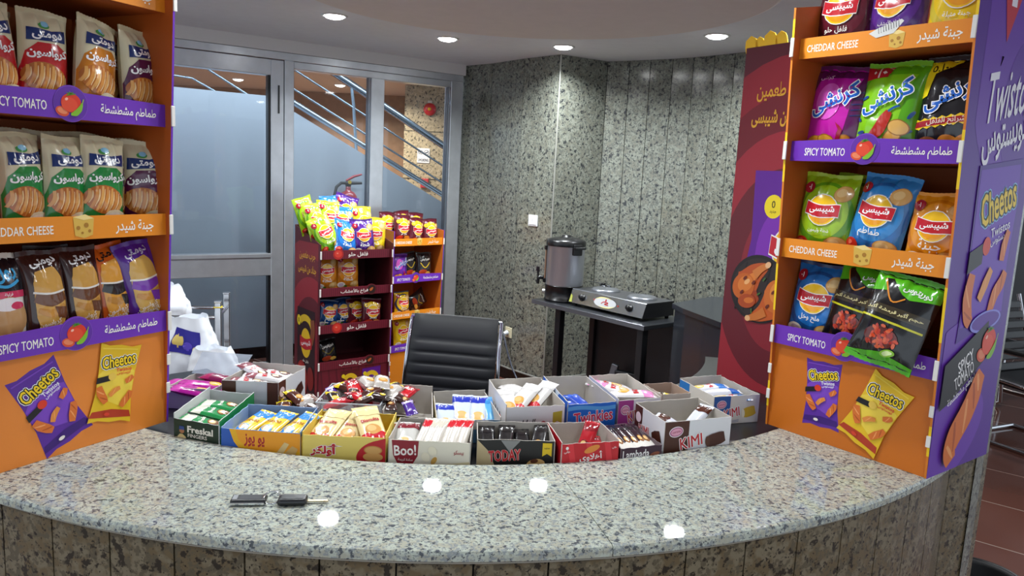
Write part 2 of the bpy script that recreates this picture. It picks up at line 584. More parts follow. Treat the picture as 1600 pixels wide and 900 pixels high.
mb = MB(); mb.box((6.0, 9.0, 1.3), (5.0, 0.12, 2.6), M('2b2c2e', 0.4))
struct(mb.build('wall_right'))

# ---------------------------------------------------------------- ceiling downlights
LAMP_EMIT = M('ffffff', 0.5, emit=14.0)
LAMP_RIM = M('d8d8d6', 0.35, 0.5)
def downlight(x, y, z, watts, label, col=LAMP_COL, r=0.072):
    t = empty('ceiling_downlight', label, 'downlight', (x, y, z), 0, 'recessed ceiling downlights')
    mb = MB(); mb.lathe([(r * 0.84, -0.001), (r * 0.86, -0.006), (r * 1.02, -0.007), (r * 1.08, -0.004), (r * 1.10, 0.0)], LAMP_RIM, 36)
    mb.build('rim', t)
    mb = MB(); mb.lathe([(0.0005, -0.022), (r * 0.4, -0.020), (r * 0.7, -0.014), (r * 0.84, -0.003)], LAMP_EMIT, 36)
    mb.build('diffuser', t)
    ld = bpy.data.lights.new('downlight_lamp', 'AREA')
    ld.shape = 'DISK'; ld.size = r * 1.7; ld.energy = watts; ld.color = col; ld.spread = math.radians(150)
    lo = bpy.data.objects.new('downlight_lamp', ld); COL.objects.link(lo)
    lo.location = (x, y, z - 0.026)
    return t
downlight(-1.13, 4.66, CEIL_Z, LAMP_W, 'round white downlight above the aluminium door, leftmost of the ceiling lamps')
downlight(-0.515, 5.26, CEIL_Z, LAMP_W, 'round white downlight above the two fixed glass panes, second from the left')
downlight(0.27, 5.36, CEIL_Z, LAMP_W, 'round white downlight over the corner of the granite pillar')
downlight(1.15, 4.70, CEIL_Z, LAMP_W, 'round white downlight over the hot plate table, rightmost of the ceiling lamps')
for a in (178, 212, 247, 282, 317, 5):
    downlight(0.0 + 1.6 * math.cos(math.radians(a)), 3.66 + 1.6 * math.sin(math.radians(a)), CEIL_Z, RING_W,
              'round white downlight in the ceiling ring on the near side of the lower disc')
for x, y in ((-1.6, 0.3), (0.9, 0.2), (3.0, 1.6), (3.4, 5.5), (-3.2, 1.8)):  # extra lamps out of view, added to light the lobby side
    downlight(x, y, CEIL_Z, LOBBY_FILL_W, 'added fill downlight out of view in the lobby ceiling in front of the counter')
for x, y in ((-2.6, 8.6), (-2.2, 9.4), (-3.4, 9.3), (-1.6, 8.3)):
    downlight(x, y, 2.62, HALL_W / 4, 'small warm downlight in the stair hall ceiling behind the glass', (1.0, 0.86, 0.68), 0.07)
ld = bpy.data.lights.new('stair_fill', 'AREA'); ld.shape = 'RECTANGLE'; ld.size = 3.4; ld.size_y = 0.12; ld.energy = 34; ld.color = (0.80, 0.90, 1.0)  # added fill without a fixture, brightens the stair wall behind the glass
lo = bpy.data.objects.new('stair_fill', ld); COL.objects.link(lo); lo.location = dw(1.0, 2.58, 0.28); lo.rotation_euler = (0, 0, math.atan2(EU.y, EU.x))

# ---------------------------------------------------------------- reception counter
RC = Vector((-0.27, 3.45, 0))
def ringpt(r, a, z=0.0):
    a = math.radians(a); return RC + Vector((r * math.cos(a), r * math.sin(a), z))
counter = empty('reception_counter', 'curved granite reception counter with a pale speckled top and upright front slabs', 'counter', (0, 0, 0))
def arc_slab(a0, a1, prof, m, n):
    """profile of (radius, z) swept from angle a0 to a1, closed at the ends"""
    mb = MB(); k = len(prof)
    vs = [ringpt(r, a0 + (a1 - a0) * i / n, z) for i in range(n + 1) for r, z in prof]
    fs = [(i * k + j, i * k + (j + 1) % k, (i + 1) * k + (j + 1) % k, (i + 1) * k + j) for i in range(n) for j in range(k)]
    mb.add(vs, fs, m)
    mb.add(vs[:k], [tuple(range(k))], m); mb.add(vs[-k:], [tuple(range(k - 1, -1, -1))], m)
    return mb
top_prof = [(1.655, 0.932), (1.655, 0.947), (1.658, 0.95), (2.082, 0.95), (2.089, 0.948), (2.092, 0.942), (2.092, 0.928), (2.087, 0.924), (1.66, 0.924)]
arc_slab(-30, -76.2, top_prof, GR_TOP, 50).build('countertop', counter)
arc_slab(-76.25, -180, top_prof, GR_TOP, 90).build('countertop', counter)
mb = arc_slab(-30, -180, [(2.078, 0.916), (2.078, 0.924), (1.9, 0.924), (1.9, 0.916)], M('a9a294', 0.5), 120)
mb.build('grout_line', counter)
mb = MB(); da = 4.15; a = -29.95
while a > -180:
    g = 0.055
    for z0, z1 in ((0.0, 0.916),):
        pts = [ringpt(r, aa)[:2] for r, aa in ((2.055, a - g), (2.055, a - da + g), (2.078, a - da + g), (2.0795, a - da / 2), (2.078, a - g))]
        mb.prism(pts, z0, z1, GR_FRONT)
    a -= da
b2 = arc_slab(-30, -180, [(2.066, 0.0), (2.066, 0.916), (1.98, 0.916), (1.98, 0.0)], M('2e2a24', 0.8), 120)
mb.add(b2.v, b2.f, M('2e2a24', 0.8))
mb.build('front_cladding', counter)
arc_slab(-12, -135, [(1.15, 0.905), (1.15, 0.928), (1.655, 0.928), (1.655, 0.905)], M('131315', 0.3), 90).build('desk_top', counter)
arc_slab(-12, -135, [(1.60, 0.0), (1.60, 0.905), (1.64, 0.905), (1.64, 0.0)], M('18181a', 0.4), 110).build('inner_panel', counter)

mb = MB(); mb.prism([(1.272, 2.056), (1.375, 2.112), (1.442, 2.160), (1.452, 2.20), (1.40, 2.21)], 0.0, 0.922, GR_FRONT); mb.build('end_slab', counter)
# granite pillar at the right end of the counter
mb = MB()
pp = [(1.376, 2.108), (1.444, 2.164), (1.462, 2.195), (1.560, 2.375), (1.470, 2.30)]
mb.prism(pp, 0.0, CEIL_Z, GR_WALL)
struct(mb.build('wall_end_pillar'))

# ================================================================ BAGS AND PACKETS
AR_CHIP, AR_CHED, AR_TOM = 'شيبسى', 'جبنة شيدر', 'طماطم مشطشطة'
def bag_surf(W, H, T, seed, slump=0.0, pinch=0.055):
    rnd = random.Random(seed)
    ph = [rnd.uniform(0, 6.28) for _ in range(6)]
    am = [rnd.uniform(0.5, 1.0) for _ in range(6)]
    def shape(u, v):
        x = max(-1.0, min(1.0, 2 * u / W)); y = max(-1.0, min(1.0, 2 * v / H))
        e = min(1.0, abs(y) / 0.90)
        t = T / 2 * max(0.0, 1 - abs(x) ** 2.8) ** 0.58 * max(0.0, 1 - e ** 3.2) ** 0.75
        if slump: t *= 1 - slump * y * 0.45
        edge = e ** 3 * max(0.0, 1 - abs(x) ** 6)
        wr = 0.0
        if abs(y) < 0.9:
            wr = edge * W * 0.030 * (am[0] * math.sin(7 * x + ph[0]) + am[1] * math.sin(13 * x + ph[1]) + 0.6 * math.sin(21 * x + ph[2] + 2 * y))
            wr += (W * 0.026 * noise.noise(Vector((u / W * 3.4 + seed, v / W * 2.6, 0.3))) + W * 0.012 * abs(noise.noise(Vector((u / W * 7 + v / W * 4 + seed, v / W * 5 - u / W * 3, 4.3))))) * max(0, 1 - abs(x) ** 4)
        else:
            wr = W * 0.006 * math.sin(9 * x + ph[3])
        k = 1 - pinch * (1 - abs(y) ** 3)
        return u * k, t, wr, v + W * 0.018 * math.sin(3 * x + ph[4]) * abs(y) ** 3
    def S(u, v, l=0.0, side=-1):
        X, t, wr, Z = shape(u, v)
        if not l:
            return Vector((X, side * t + wr, Z))
        h = 0.0015 * max(1, W * 10)
        a = Vector((shape(u + h, v)[0] - X, side * (shape(u + h, v)[1] - t) + shape(u + h, v)[2] - wr, 0.0))
        q = shape(u, v + h)
        b = Vector((q[0] - X, side * (q[1] - t) + q[2] - wr, q[3] - Z))
        n = a.cross(b)
        if n.length < 1e-12: n = Vector((0, side, 0))
        n.normalize()
        if n.y * side < 0: n = -n
        return Vector((X, side * t + wr, Z)) + n * l
    return S

_BAGM = {}
def bag_mesh(design, W, H, T, seed, fine=1.0, args=()):
    key = (design.__name__, args, W, H, T, seed)
    if key in _BAGM: return _BAGM[key]
    S = bag_surf(W, H, T, seed)
    mb = MB()
    base, body, seal = design(None, W, H, *args)
    mf = M(base, 0.22, 0, 0.4); mk = M(body, 0.22, 0, 0.4)
    nu, nv = int(26 * fine), int(34 * fine)
    mb.grid(lambda a, b: S((a - .5) * W, (b - .5) * H), nu, nv, mf)
    mb.grid(lambda a, b: S((a - .5) * W, (b - .5) * H, 0, 1) + Vector((0, 0.0008, 0)), nu, nv, mk, True, True)
    pr = Print(mb, S, (-W * .497, W * .497, -H * .452, H * .452), cell=W / (26.0 if W > 0.1 else 16.0), step=0.00028 if W > 0.07 else 0.00018, base=0.0010 if W > 0.07 else 0.0004, rough=0.22, coat=0.4)
    design(pr, W, H, *args)
    me = mb.mesh('bag_body')
    c = seal
    seals = []
    for sg in (-1, 1):      # crimped seals, ridged
        ms = MB()
        n = 26
        rows = [0.905, 0.925, 0.945, 0.965, 0.985, 1.0]
        vs = []
        for side in (-1, 1):
            for r_i, y in enumerate(rows):
                for k in range(n + 1):
                    p = S((k / n - .5) * W * 0.995, sg * y * H / 2, 0)
                    zz = p.z + (sg * H * 0.006 * (k % 2) if r_i == 5 else 0)
                    vs.append(Vector((p.x, p.y + side * (0.0012 + 0.0006 * (r_i % 2)), zz)))
        m1 = len(rows) * (n + 1)
        fs = [(s_ * m1 + r_ * (n + 1) + k, s_ * m1 + r_ * (n + 1) + k + 1, s_ * m1 + (r_ + 1) * (n + 1) + k + 1, s_ * m1 + (r_ + 1) * (n + 1) + k)
              for s_ in (0, 1) for r_ in range(5) for k in range(n)]
        ms.add(vs, fs, M(c, 0.3, 0, 0.2), True)
        seals.append(ms.mesh('crimped_seal'))
    _BAGM[key] = (me, seals)
    return _BAGM[key]

def place_bag(name, label, cat, meshes, X, group=None, seals=True):
    """X: world matrix whose origin is the middle of the bag (front looks along local -Y)"""
    o = bpy.data.objects.new(name, meshes[0]); COL.objects.link(o)
    o.matrix_world = X
    tag(o, label, cat, group)
    if seals:
        for q in meshes[1]:
            s = bpy.data.objects.new('crimped_seal', q); COL.objects.link(s); s.parent = o
    return o

# ---- artwork
def emblem(p, cx, cy, R, rot=-4):
    p.at(cx, cy, rot)
    p.ell(0, 0, R * 1.06, R * 1.02, 'f4f0e6'); p.ell(0, 0, R, R * 0.96, 'f7c51e'); p.ell(0, -R * .35, R * .72, R * .5, 'f0a018')
    p.band(-R * 1.16, R * 1.16, 0, R * .86, 'f6f2ec', R * .10, 2.6, 0.8)
    p.band(-R * 1.14, R * 1.14, 0, R * .74, 'c4202c', R * .10, 2.6, 0.8)
    p.txt(AR_CHIP, 0, R * .02, 'ffffff', w=R * 1.75, rot=6, off=0.02)
    p.at()
def chip(p, cx, cy, rx, ry, rot=0, c='d9a860'):
    p.ell(cx, cy, rx, ry, 'b98338', rot); p.ell(cx, cy, rx * .93, ry * .93, c, rot); p.ell(cx - rx * .15, cy + ry * .12, rx * .55, ry * .5, 'e6c182', rot)
def d_crisp(p, W, H, base='8cbf1e', ring='5c9a12', seal='a6cc2a', small='بالليمون', bits='tomato', body=None):
    if p is None: return base, body or base, seal
    p.ell(0, 0, W * .50, H * .40, ring, n=36); p.ell(0, H * .03, W * .43, H * .33, base, n=36)
    if bits == 'dark': p.ell(0, H * .03, W * .36, H * .27, ring, n=32)
    chip(p, W * .30, H * .26, W * .16, H * .10, 20)
    chip(p, W * .27, -H * .34, W * .20, H * .085, 8)
    if bits == 'tomato':
        p.ell(-W * .34, -H * .36, W * .14, H * .07, 'c02a1c'); p.ell(-W * .36, -H * .345, W * .05, H * .025, 'e86a54')
        p.ell(-W * .20, -H * .40, W * .08, H * .025, '4d8a20', 30)
    elif bits == 'onion':
        p.ell(-W * .30, -H * .36, W * .15, H * .07, 'ece6d2'); p.ell(-W * .30, -H * .36, W * .10, H * .045, 'c9b6c2'); p.ell(-W * .1, -H * .40, W * .09, H * .03, '3f7d2a', -20)
    elif bits == 'dark':
        p.ell(-W * .30, -H * .37, W * .15, H * .06, 'b5431a'); p.ell(-W * .12, -H * .40, W * .12, H * .035, 'efe7d8')
    p.ell(-W * .34, H * .31, W * .10, W * .10, '9c1428'); p.txt('١٠', -W * .34, H * .315, 'ffffff', h=W * .09)
    emblem(p, -W * .01, H * .05, W * .27)
    p.txt(small, -W * .02, -H * .20, 'f6f4ea', w=W * .40)
def d_swoosh(p, W, H, base='4a1020', sw='f2c81a', seal='5c1626'):
    """crisp bag with a curved yellow banner over the emblem"""
    if p is None: return base, base, seal
    pts = [(W * .34 * math.cos(math.radians(a)) - W * .02, H * .06 + H * .25 * math.sin(math.radians(a))) for a in range(12, 150, 12)]
    p.stroke(pts, [W * .17] * len(pts), sw)
    p.ell(-W * .32, H * .25, W * .10, W * .10, sw); p.txt('0', -W * .32, H * .25, '5a3a10', h=W * .10)
    chip(p, W * .33, H * .22, W * .13, H * .08, 60, 'd08a3a')
    emblem(p, 0, H * .02, W * .29)
    p.ell(-W * .22, -H * .34, W * .20, H * .07, 'b8321e', 10); p.ell(W * .22, -H * .34, W * .19, H * .07, 'd8842e', -12)
    p.txt('فلفل حلو', 0, -H * .22, 'f4efe2', w=W * .36)
def d_crunch(p, W, H, base='c01aa0', side='5b0f52', kind='magenta', seal='6d1462'):
    if p is None: return base, side, seal
    p.poly([(W * .2, -H * .5), (W * .5, -H * .5), (W * .5, H * .5), (W * .42, H * .5), (W * .28, H * .1)], side)
    p.poly([(-W * .5, H * .5), (-W * .5, H * .18), (-W * .32, H * .36), (W * .5, H * .36), (W * .5, H * .5)], side)
    if kind == 'magenta':
        p.ell(-W * .12, H * .10, W * .22, H * .2, 'dd5cc8'); p.txt('كرنشى', -W * .25, H * .36, 'd8b0d0', w=W * .22)
        for k in range(5): p.stroke([(W * .30, -H * .05 + k * H * .06), (W * .48, -H * .03 + k * H * .06)], W * .02, '2c2a6a')
        for cx, cy, r, c in ((-.28, -.36, 30, 'd8962c'), (-.02, -.33, -20, 'e2a63c'), (.22, -.34, 40, 'cf8624'), (-.12, -.42, 0, 'b06a1c'), (.12, -.42, 12, 'de9c34')):
            p.ell(W * cx, H * cy, W * .17, H * .075, 'a3661c', r); p.ell(W * cx, H * cy, W * .155, H * .065, c, r)
        p.poly([(W * .10, -H * .12), (W * .17, -H * .2), (W * .14, -H * .3), (W * .2, -H * .32), (W * .24, -H * .2)], 'a01838')
    elif kind == 'green':
        p.poly([(-W * .5, H * .5), (-W * .5, H * .30), (-W * .1, H * .34), (-W * .02, H * .5)], 'b01e28'); p.txt('٠١٠', -W * .25, H * .40, 'f0d8d0', w=W * .22)
        for cx, cy, r in ((-.40, .12, 20), (-.44, -.1, -30), (-.34, -.24, 10), (.42, -.05, 60), (.40, -.22, 20)):
            p.ell(W * cx, H * cy, W * .07, H * .018, '1f4a8a', r)
        p.stroke([(-W * .22, -H * .30), (-W * .04, -H * .22), (W * .04, -H * .10), (W * .10, -H * .02)], [W * .03, W * .2, W * .19, W * .10], 'b52a1e')
        p.stroke([(W * .08, -H * .02), (W * .16, H * .02), (W * .24, H * .04)], W * .035, '235aa0')
        for cx, cy, r, c in ((.20, -.28, 40, 'd9a04a'), (.28, -.18, -15, 'e0ae5c'), (-.20, -.40, 5, 'b5742c'), (.06, -.40, -8, 'c58534'), (.30, -.38, 20, 'dca650')):
            p.ell(W * cx, H * cy, W * .16, H * .08, '99621f', r); p.ell(W * cx, H * cy, W * .145, H * .07, c, r)
    else:
        p.poly([(-W * .5, H * .5), (-W * .5, H * .06), (-W * .36, H * .10), (-W * .30, H * .32), (W * .02, H * .42), (W * .02, H * .5)], 'f0d61e')
        p.txt('٠١.٥', -W * .26, H * .38, '3a2f10', w=W * .22)
        z = [(-W * .5 + W * k / 16, -H * .16 + H * .12 * k / 16 + (H * .016 if k % 2 else -H * .006)) for k in range(17)]
        p.poly([(x, y - H * .09) for x, y in z] + z[::-1], 'f2cf1e')
        p.poly([(-W * .5, -H * .23), (W * .5, -H * .115), (W * .5, -H * .055), (-W * .5, -H * .17)], 'a5182a')
        p.txt('شرائح الفلفل', 0, -H * .143, 'f0dcd0', w=W * .55, rot=8)
        for cx, cy, r, c in ((-.25, -.38, 10, '7c4420'), (.10, -.36, -20, 'c47a2c'), (.32, -.33, 25, 'd38a36'), (-.02, -.43, 0, 'b8692a'), (.24, -.43, 8, '9b5420')):
            p.ell(W * cx, H * cy, W * .18, H * .08, c, r)
    p.txt('كرنشى', 0, H * .12, '1d62c4', w=W * .84, h=H * .22, rot=24, off=0.03, outline='ffffff', ow=0.075)
def d_tort(p, W, H, top='54b41e', seal='4aa41a'):
    if p is None: return '101012', '101012', seal
    p.poly([(-W * .5, H * .5), (W * .5, H * .5), (W * .5, H * .30), (W * .12, H * .24), (-W * .10, H * .30), (-W * .5, H * .24)], top)
    p.poly([(-W * .5, -H * .5), (W * .5, -H * .5), (W * .5, -H * .42), (0, -H * .36), (-W * .5, -H * .44)], top)
    p.poly([(-W * .36, H * .40), (-W * .24, H * .42), (W * .08, H * .22), (-W * .14, H * .16)], '0c0c0e')
    p.stroke([(-W * .34, H * .40), (-W * .12, H * .18), (W * .06, H * .24)], W * .022, 'e08a2c')
    p.txt('دوريتوس', W * .18, H * .33, 'f6f6f2', w=W * .42, rot=-4, off=0.025)
    p.poly([(-W * .47, H * .02), (W * .47, H * .02), (W * .47, H * .125), (-W * .47, H * .125)], '3a3222')
    p.txt('حجم أكبر قرمشة أكبر', 0, H * .073, 'ecdfa0', w=W * .84, h=H * .062, off=0.02)
    p.stroke([(-W * .46, -H * .03), (W * .46, -H * .045)], H * .022, 'c9c41c')
    rnd = random.Random(5)
    p.ell(-W * .04, -H * .21, W * .25, H * .11, '5d1810')
    for k in range(40):
        a, r = rnd.uniform(0, 6.28), rnd.random() ** .5
        p.l -= p.step * 0.9
        p.ell(-W * .04 + math.cos(a) * r * W * .25, -H * .21 + math.sin(a) * r * H * .12, W * .045, H * .018, rnd.choice(['b83420', '9c2416', 'd2582c', 'c8421e']), rnd.uniform(0, 180), 6)
    p.ell(W * .12, -H * .35, W * .11, H * .04, '8fc83a', 15); p.ell(W * .12, -H * .35, W * .08, H * .026, 'd9edaa', 15)
def croissant(p, cx, cy, rx, ry, rot):
    p.at(cx, cy, rot)
    p.ell(0, 0, rx, ry, 'b5682a', n=28)
    for k in range(-3, 4):
        x = k * rx * .27
        hh = ry * math.sqrt(max(0.05, 1 - (x / rx) ** 2)) * .92
        p.stroke([(x - rx * .10, -hh), (x + rx * .03, 0), (x - rx * .04, hh)], [rx * .10, rx * .17, rx * .10], 'e2a65a' if k % 2 else 'd48e42')
        p.l -= p.step
        p.stroke([(x + rx * .05, -hh * .8), (x + rx * .14, 0), (x + rx * .09, hh * .8)], [rx * .03, rx * .06, rx * .03], 'f0cf96')
        p.l -= p.step
    p.l += p.step * 2
    p.at()
def d_croiss(p, W, H, blob='1c8a3c', ex='none'):
    if p is None: return 'ded6b4', 'd6cda8', 'd3caa4'
    p.poly([(-W * .5, -H * .46), (-W * .5, -H * .12), (-W * .42, H * .06), (-W * .2, H * .16), (W * .2, H * .17), (W * .43, H * .10), (W * .49, -H * .1), (W * .5, -H * .46)], blob)
    p.poly([(-W * .40, H * .17), (W * .38, H * .20), (W * .40, H * .33), (W * .1, H * .29), (-W * .38, H * .30)], '16306e')
    p.txt('دومتى', 0, H * .235, 'ffffff', w=W * .60, rot=3, off=0.03)
    p.ell(-W * .06, H * .33, W * .12, H * .03, '4a9a50'); p.ell(-W * .04, H * .345, W * .08, H * .028, '8fc8e6')
    p.txt('كرواسون', 0, H * .06, 'ffffff', w=W * .80, h=H * .11, rot=4, off=0.035)
    croissant(p, -W * .05, -H * .18, W * .43, H * .15, -8)
    p.ell(W * .22, -H * .35, W * .27, H * .075, 'e9ddb8'); p.ell(W * .22, -H * .35, W * .19, H * .05, 'f4eedb')
    if ex == 'purple':
        p.ell(-W * .18, -H * .38, W * .22, H * .05, 'c882b8', -15); p.ell(-W * .30, -H * .42, W * .16, H * .04, 'e8e4ea')
def d_choc(p, W, H, base='3a1a14', a='d9a44e', b='7b4a26', t='ffffff', seal='35160f'):
    if p is None: return base, base, seal
    p.txt('دومتى', 0, H * .37, t, w=W * .62, rot=8, off=0.03)
    p.stroke([(-W * .05, H * .30), (0, H * .18), (0, 0), (-W * .02, -H * .2), (-W * .04, -H * .42)], [W * .42, W * .66, W * .70, W * .66, W * .40], a)
    p.stroke([(-W * .34, H * .02), (0, -H * .03), (W * .34, H * .01)], [H * .10, H * .14, H * .10], b)
    p.stroke([(-W * .36, H * .07), (0, H * .04), (W * .36, H * .06)], H * .02, 'f4efe6')
    p.stroke([(-W * .30, -H * .12), (0, -H * .17), (W * .30, -H * .10)], [H * .05, H * .09, H * .05], 'c98c3a')
    p.poly([(W * .05, -H * .10), (W * .34, -H * .12), (W * .30, -H * .24), (W * .1, -H * .22)], b)
    for k, ww in enumerate((.5, .6, .5)):
        p.txt(('كرواسون', 'بالشوكولاتة', 'ميني')[k], -W * .08, -H * .27 - k * H * .06, 'f6f0e4', w=W * ww, rot=8)
def d_roll(p, W, H):
    if p is None: return 'efe9df', '1a1820', 'e4dccf'
    p.poly([(-W * .5, H * .5), (-W * .5, H * .12), (0, H * .04), (W * .5, H * .12), (W * .5, H * .5)], '17141c')
    p.txt('رول', 0, H * .30, '3aa8e0', w=W * .55, rot=12, off=0.04); p.stroke([(-W * .3, H * .20), (0, H * .16), (W * .3, H * .22)], H * .03, '3aa8e0')
    p.rc(0, H * .08, W * .8, H * .07, 'd8325e'); p.txt('فراولة', 0, H * .08, 'ffffff', h=H * .04)
    p.ell(0, -H * .16, W * .40, H * .22, 'c99a66'); p.ell(-W * .02, -H * .02, W * .34, H * .07, 'f6eef0'); p.ell(W * .18, -H * .04, W * .15, H * .04, 'd8325e')
    p.ell(0, -H * .38, W * .42, H * .05, 'f8f4ee')
def d_dark(p, W, H, base='1c1a1c', c2='c0a020'):
    if p is None: return base, base, base
    p.ell(0, 0, W * .33, H * .18, '2f2a2c'); p.txt('دوريتوس', 0, H * .22, 'e8e4dc', w=W * .6, rot=6, off=0.03)
    p.stroke([(-W * .3, H * .1), (0, -H * .08), (W * .3, H * .12)], W * .05, c2)
    p.ell(-W * .1, -H * .25, W * .26, H * .10, 'a0381c'); p.ell(W * .2, -H * .28, W * .16, H * .07, 'd2a044')
def d_pack(p, W, H, base='e8e4e0', end='c02030', text='KIMI', tc='c8262e', blob='b06a30', tail=None):
    """small flow-wrapped packet lying on its back"""
    if p is None: return base, base, base
    p.poly([(-W * .5, H * .5), (-W * .5, H * .24), (0, H * .19), (W * .5, H * .25), (W * .5, H * .5)], end)
    if tail: p.poly([(-W * .5, -H * .5), (-W * .5, -H * .26), (0, -H * .2), (W * .5, -H * .24), (W * .5, -H * .5)], tail)
    if blob:
        p.ell(0, -H * .16, W * .30, H * .12, blob); p.ell(-W * .04, -H * .14, W * .18, H * .07, 'e0b878')
    if text: p.txt(text, 0, H * .07, tc, w=W * .7, rot=8, off=0.03)

# ================================================================ CARDBOARD DISPLAY STANDS
def tomato(p, cx, cy, k=1.0):
    p.at(cx, cy, 0, k)
    p.ell(-.021, -.016, .016, .011, 'd9502e', -15); p.ell(-.021, -.015, .012, .007, 'e8845a', -15)
    p.ell(0, .004, .024, .0215, 'd8361f', n=28); p.ell(-.004, .000, .019, .016, 'e04a2c', n=24); p.ell(-.011, .012, .004, .003, 'f6b8a4', 30)
    for a in (20, 65, 110, 150, 200): p.l -= p.step; p.stroke([(0, .024), (.013 * math.cos(math.radians(a)), .022 + .008 * math.sin(math.radians(a)))], [.005, .001], '4f8a26')
    p.l += p.step
    p.stroke([(-.002, -.022), (.010, -.018), (.020, -.008), (.026, .006)], [.004, .013, .011, .003], '7fb62a')
    p.stroke([(.026, .005), (.029, .015)], .0025, '8fae4a')
    p.at()
def cheese(p, cx, cy, k=1.0):
    p.at(cx, cy, 0, k)
    p.poly([(-.026, .020), (-.022, -.024), (.000, -.031), (.022, -.024), (.026, .016), (.0, .012)], 'd9b04e')
    p.poly([(-.026, .020), (.0, .012), (.026, .016), (.004, .026)], 'efd489')
    for x, y, r in ((-.014, -.006, .005), (.006, .000, .006), (.014, -.014, .004), (-.004, -.018, .003)): p.ell(x, y, r, r, 'a8762a', n=12); p.l -= p.step
    p.l += p.step
    p.at()
def grater(p, cx, cy, k=1.0):
    p.at(cx, cy, 4, k)
    p.poly([(-.045, .004), (-.025, -.010), (.02, -.006), (.046, .020), (.04, .026), (-.02, .014)], 'd8d8d4')
    for i in range(9): p.l -= p.step; p.stroke([(-.020 + i * .0065, .014 + i * .0013), (-.018 + i * .0065, -.001 + i * .0012)], .0022, '3a3634')
    p.l += p.step
    p.at()
def twist(p, pts, w, c='d8702c'):
    n = len(pts)
    p.stroke(pts, [w * (0.45 + 0.55 * math.sin(PI * (i + .6) / n)) for i in range(n)], c)
    for i in range(1, n - 1):
        a, b = pts[i - 1], pts[i + 1]
        dx, dy = b[0] - a[0], b[1] - a[1]; l = math.hypot(dx, dy); nx, ny = -dy / l, dx / l
        q = pts[i]; ww = w * 0.36 * math.sin(PI * (i + .6) / n)
        p.l -= p.step * .9
        p.stroke([(q[0] + nx * ww + dx * .25, q[1] + ny * ww + dy * .25), q, (q[0] - nx * ww - dx * .3, q[1] - ny * ww - dy * .3)], [w * .10, w * .16, w * .05], 'f0a060' if i % 2 else 'b4501c')
def snack_print(p, cx, cy, rot, k, kind='purple'):
    """printed picture of a puffed snack bag on the base panel"""
    a, b, c = ('5b2a9a', '7a44bd', '3d1a74') if kind == 'purple' else ('e6bb22', 'f0d048', 'c98a1c')
    p.at(cx, cy, rot, k)
    p.poly([(-.052, .095), (-.03, .089), (.0, .092), (.03, .088), (.054, .094), (.048, .03), (.047, -.03), (.056, -.095), (.03, -.090), (.0, -.093), (-.03, -.089), (-.055, -.094), (-.047, -.03), (-.047, .03)], a)
    p.poly([(-.046, .02), (-.01, .055), (.046, .03), (.046, -.02), (.02, -.055), (-.045, -.03)], b)
    p.poly([(-.054, -.082), (-.048, -.068), (.0, -.062), (.048, -.066), (.054, -.082)], 'b43a20' if kind != 'purple' else c)
    p.stroke([(-.046, .082), (.046, .082)], .003, b)
    p.txt('Cheetos', 0, .055, 'f4cf1e', w=.086, h=.030, rot=12, off=0.02, outline='ffffff', ow=0.20)
    p.txt('Cheetos', 0, .055, 'f4cf1e', w=.086, h=.030, rot=12, off=0.02, outline='15120f', ow=0.13)
    p.txt('Twistos', .016, .034, 'f2eef6' if kind == 'purple' else 'd8402c', w=.040, rot=8, off=0.02)
    p.txt('تويستوس', .017, .025, 'f2eef6' if kind == 'purple' else 'd8402c', w=.036, rot=8, off=0.02)
    p.poly([(-.050, .012), (-.016, .020), (-.016, .006), (-.050, -.002)], '17131a'); p.ell(-.012, .016, .010, .009, 'd8381f' if kind == 'purple' else 'e6c050')
    twist(p, [(-.042, -.008), (-.036, -.022), (-.026, -.036), (-.018, -.046)], .020)
    twist(p, [(.022, -.056), (.030, -.042), (.038, -.030), (.042, -.018)], .018)
    twist(p, [(.024, .004), (.034, .010), (.042, .018)], .014)
    twist(p, [(-.012, -.030), (-.002, -.018), (.012, -.010)], .013, 'e08a3c')
    p.ell(-.012, -.073, .007, .004, 'efe6dc' if kind == 'purple' else 'd8402c')
    p.at()
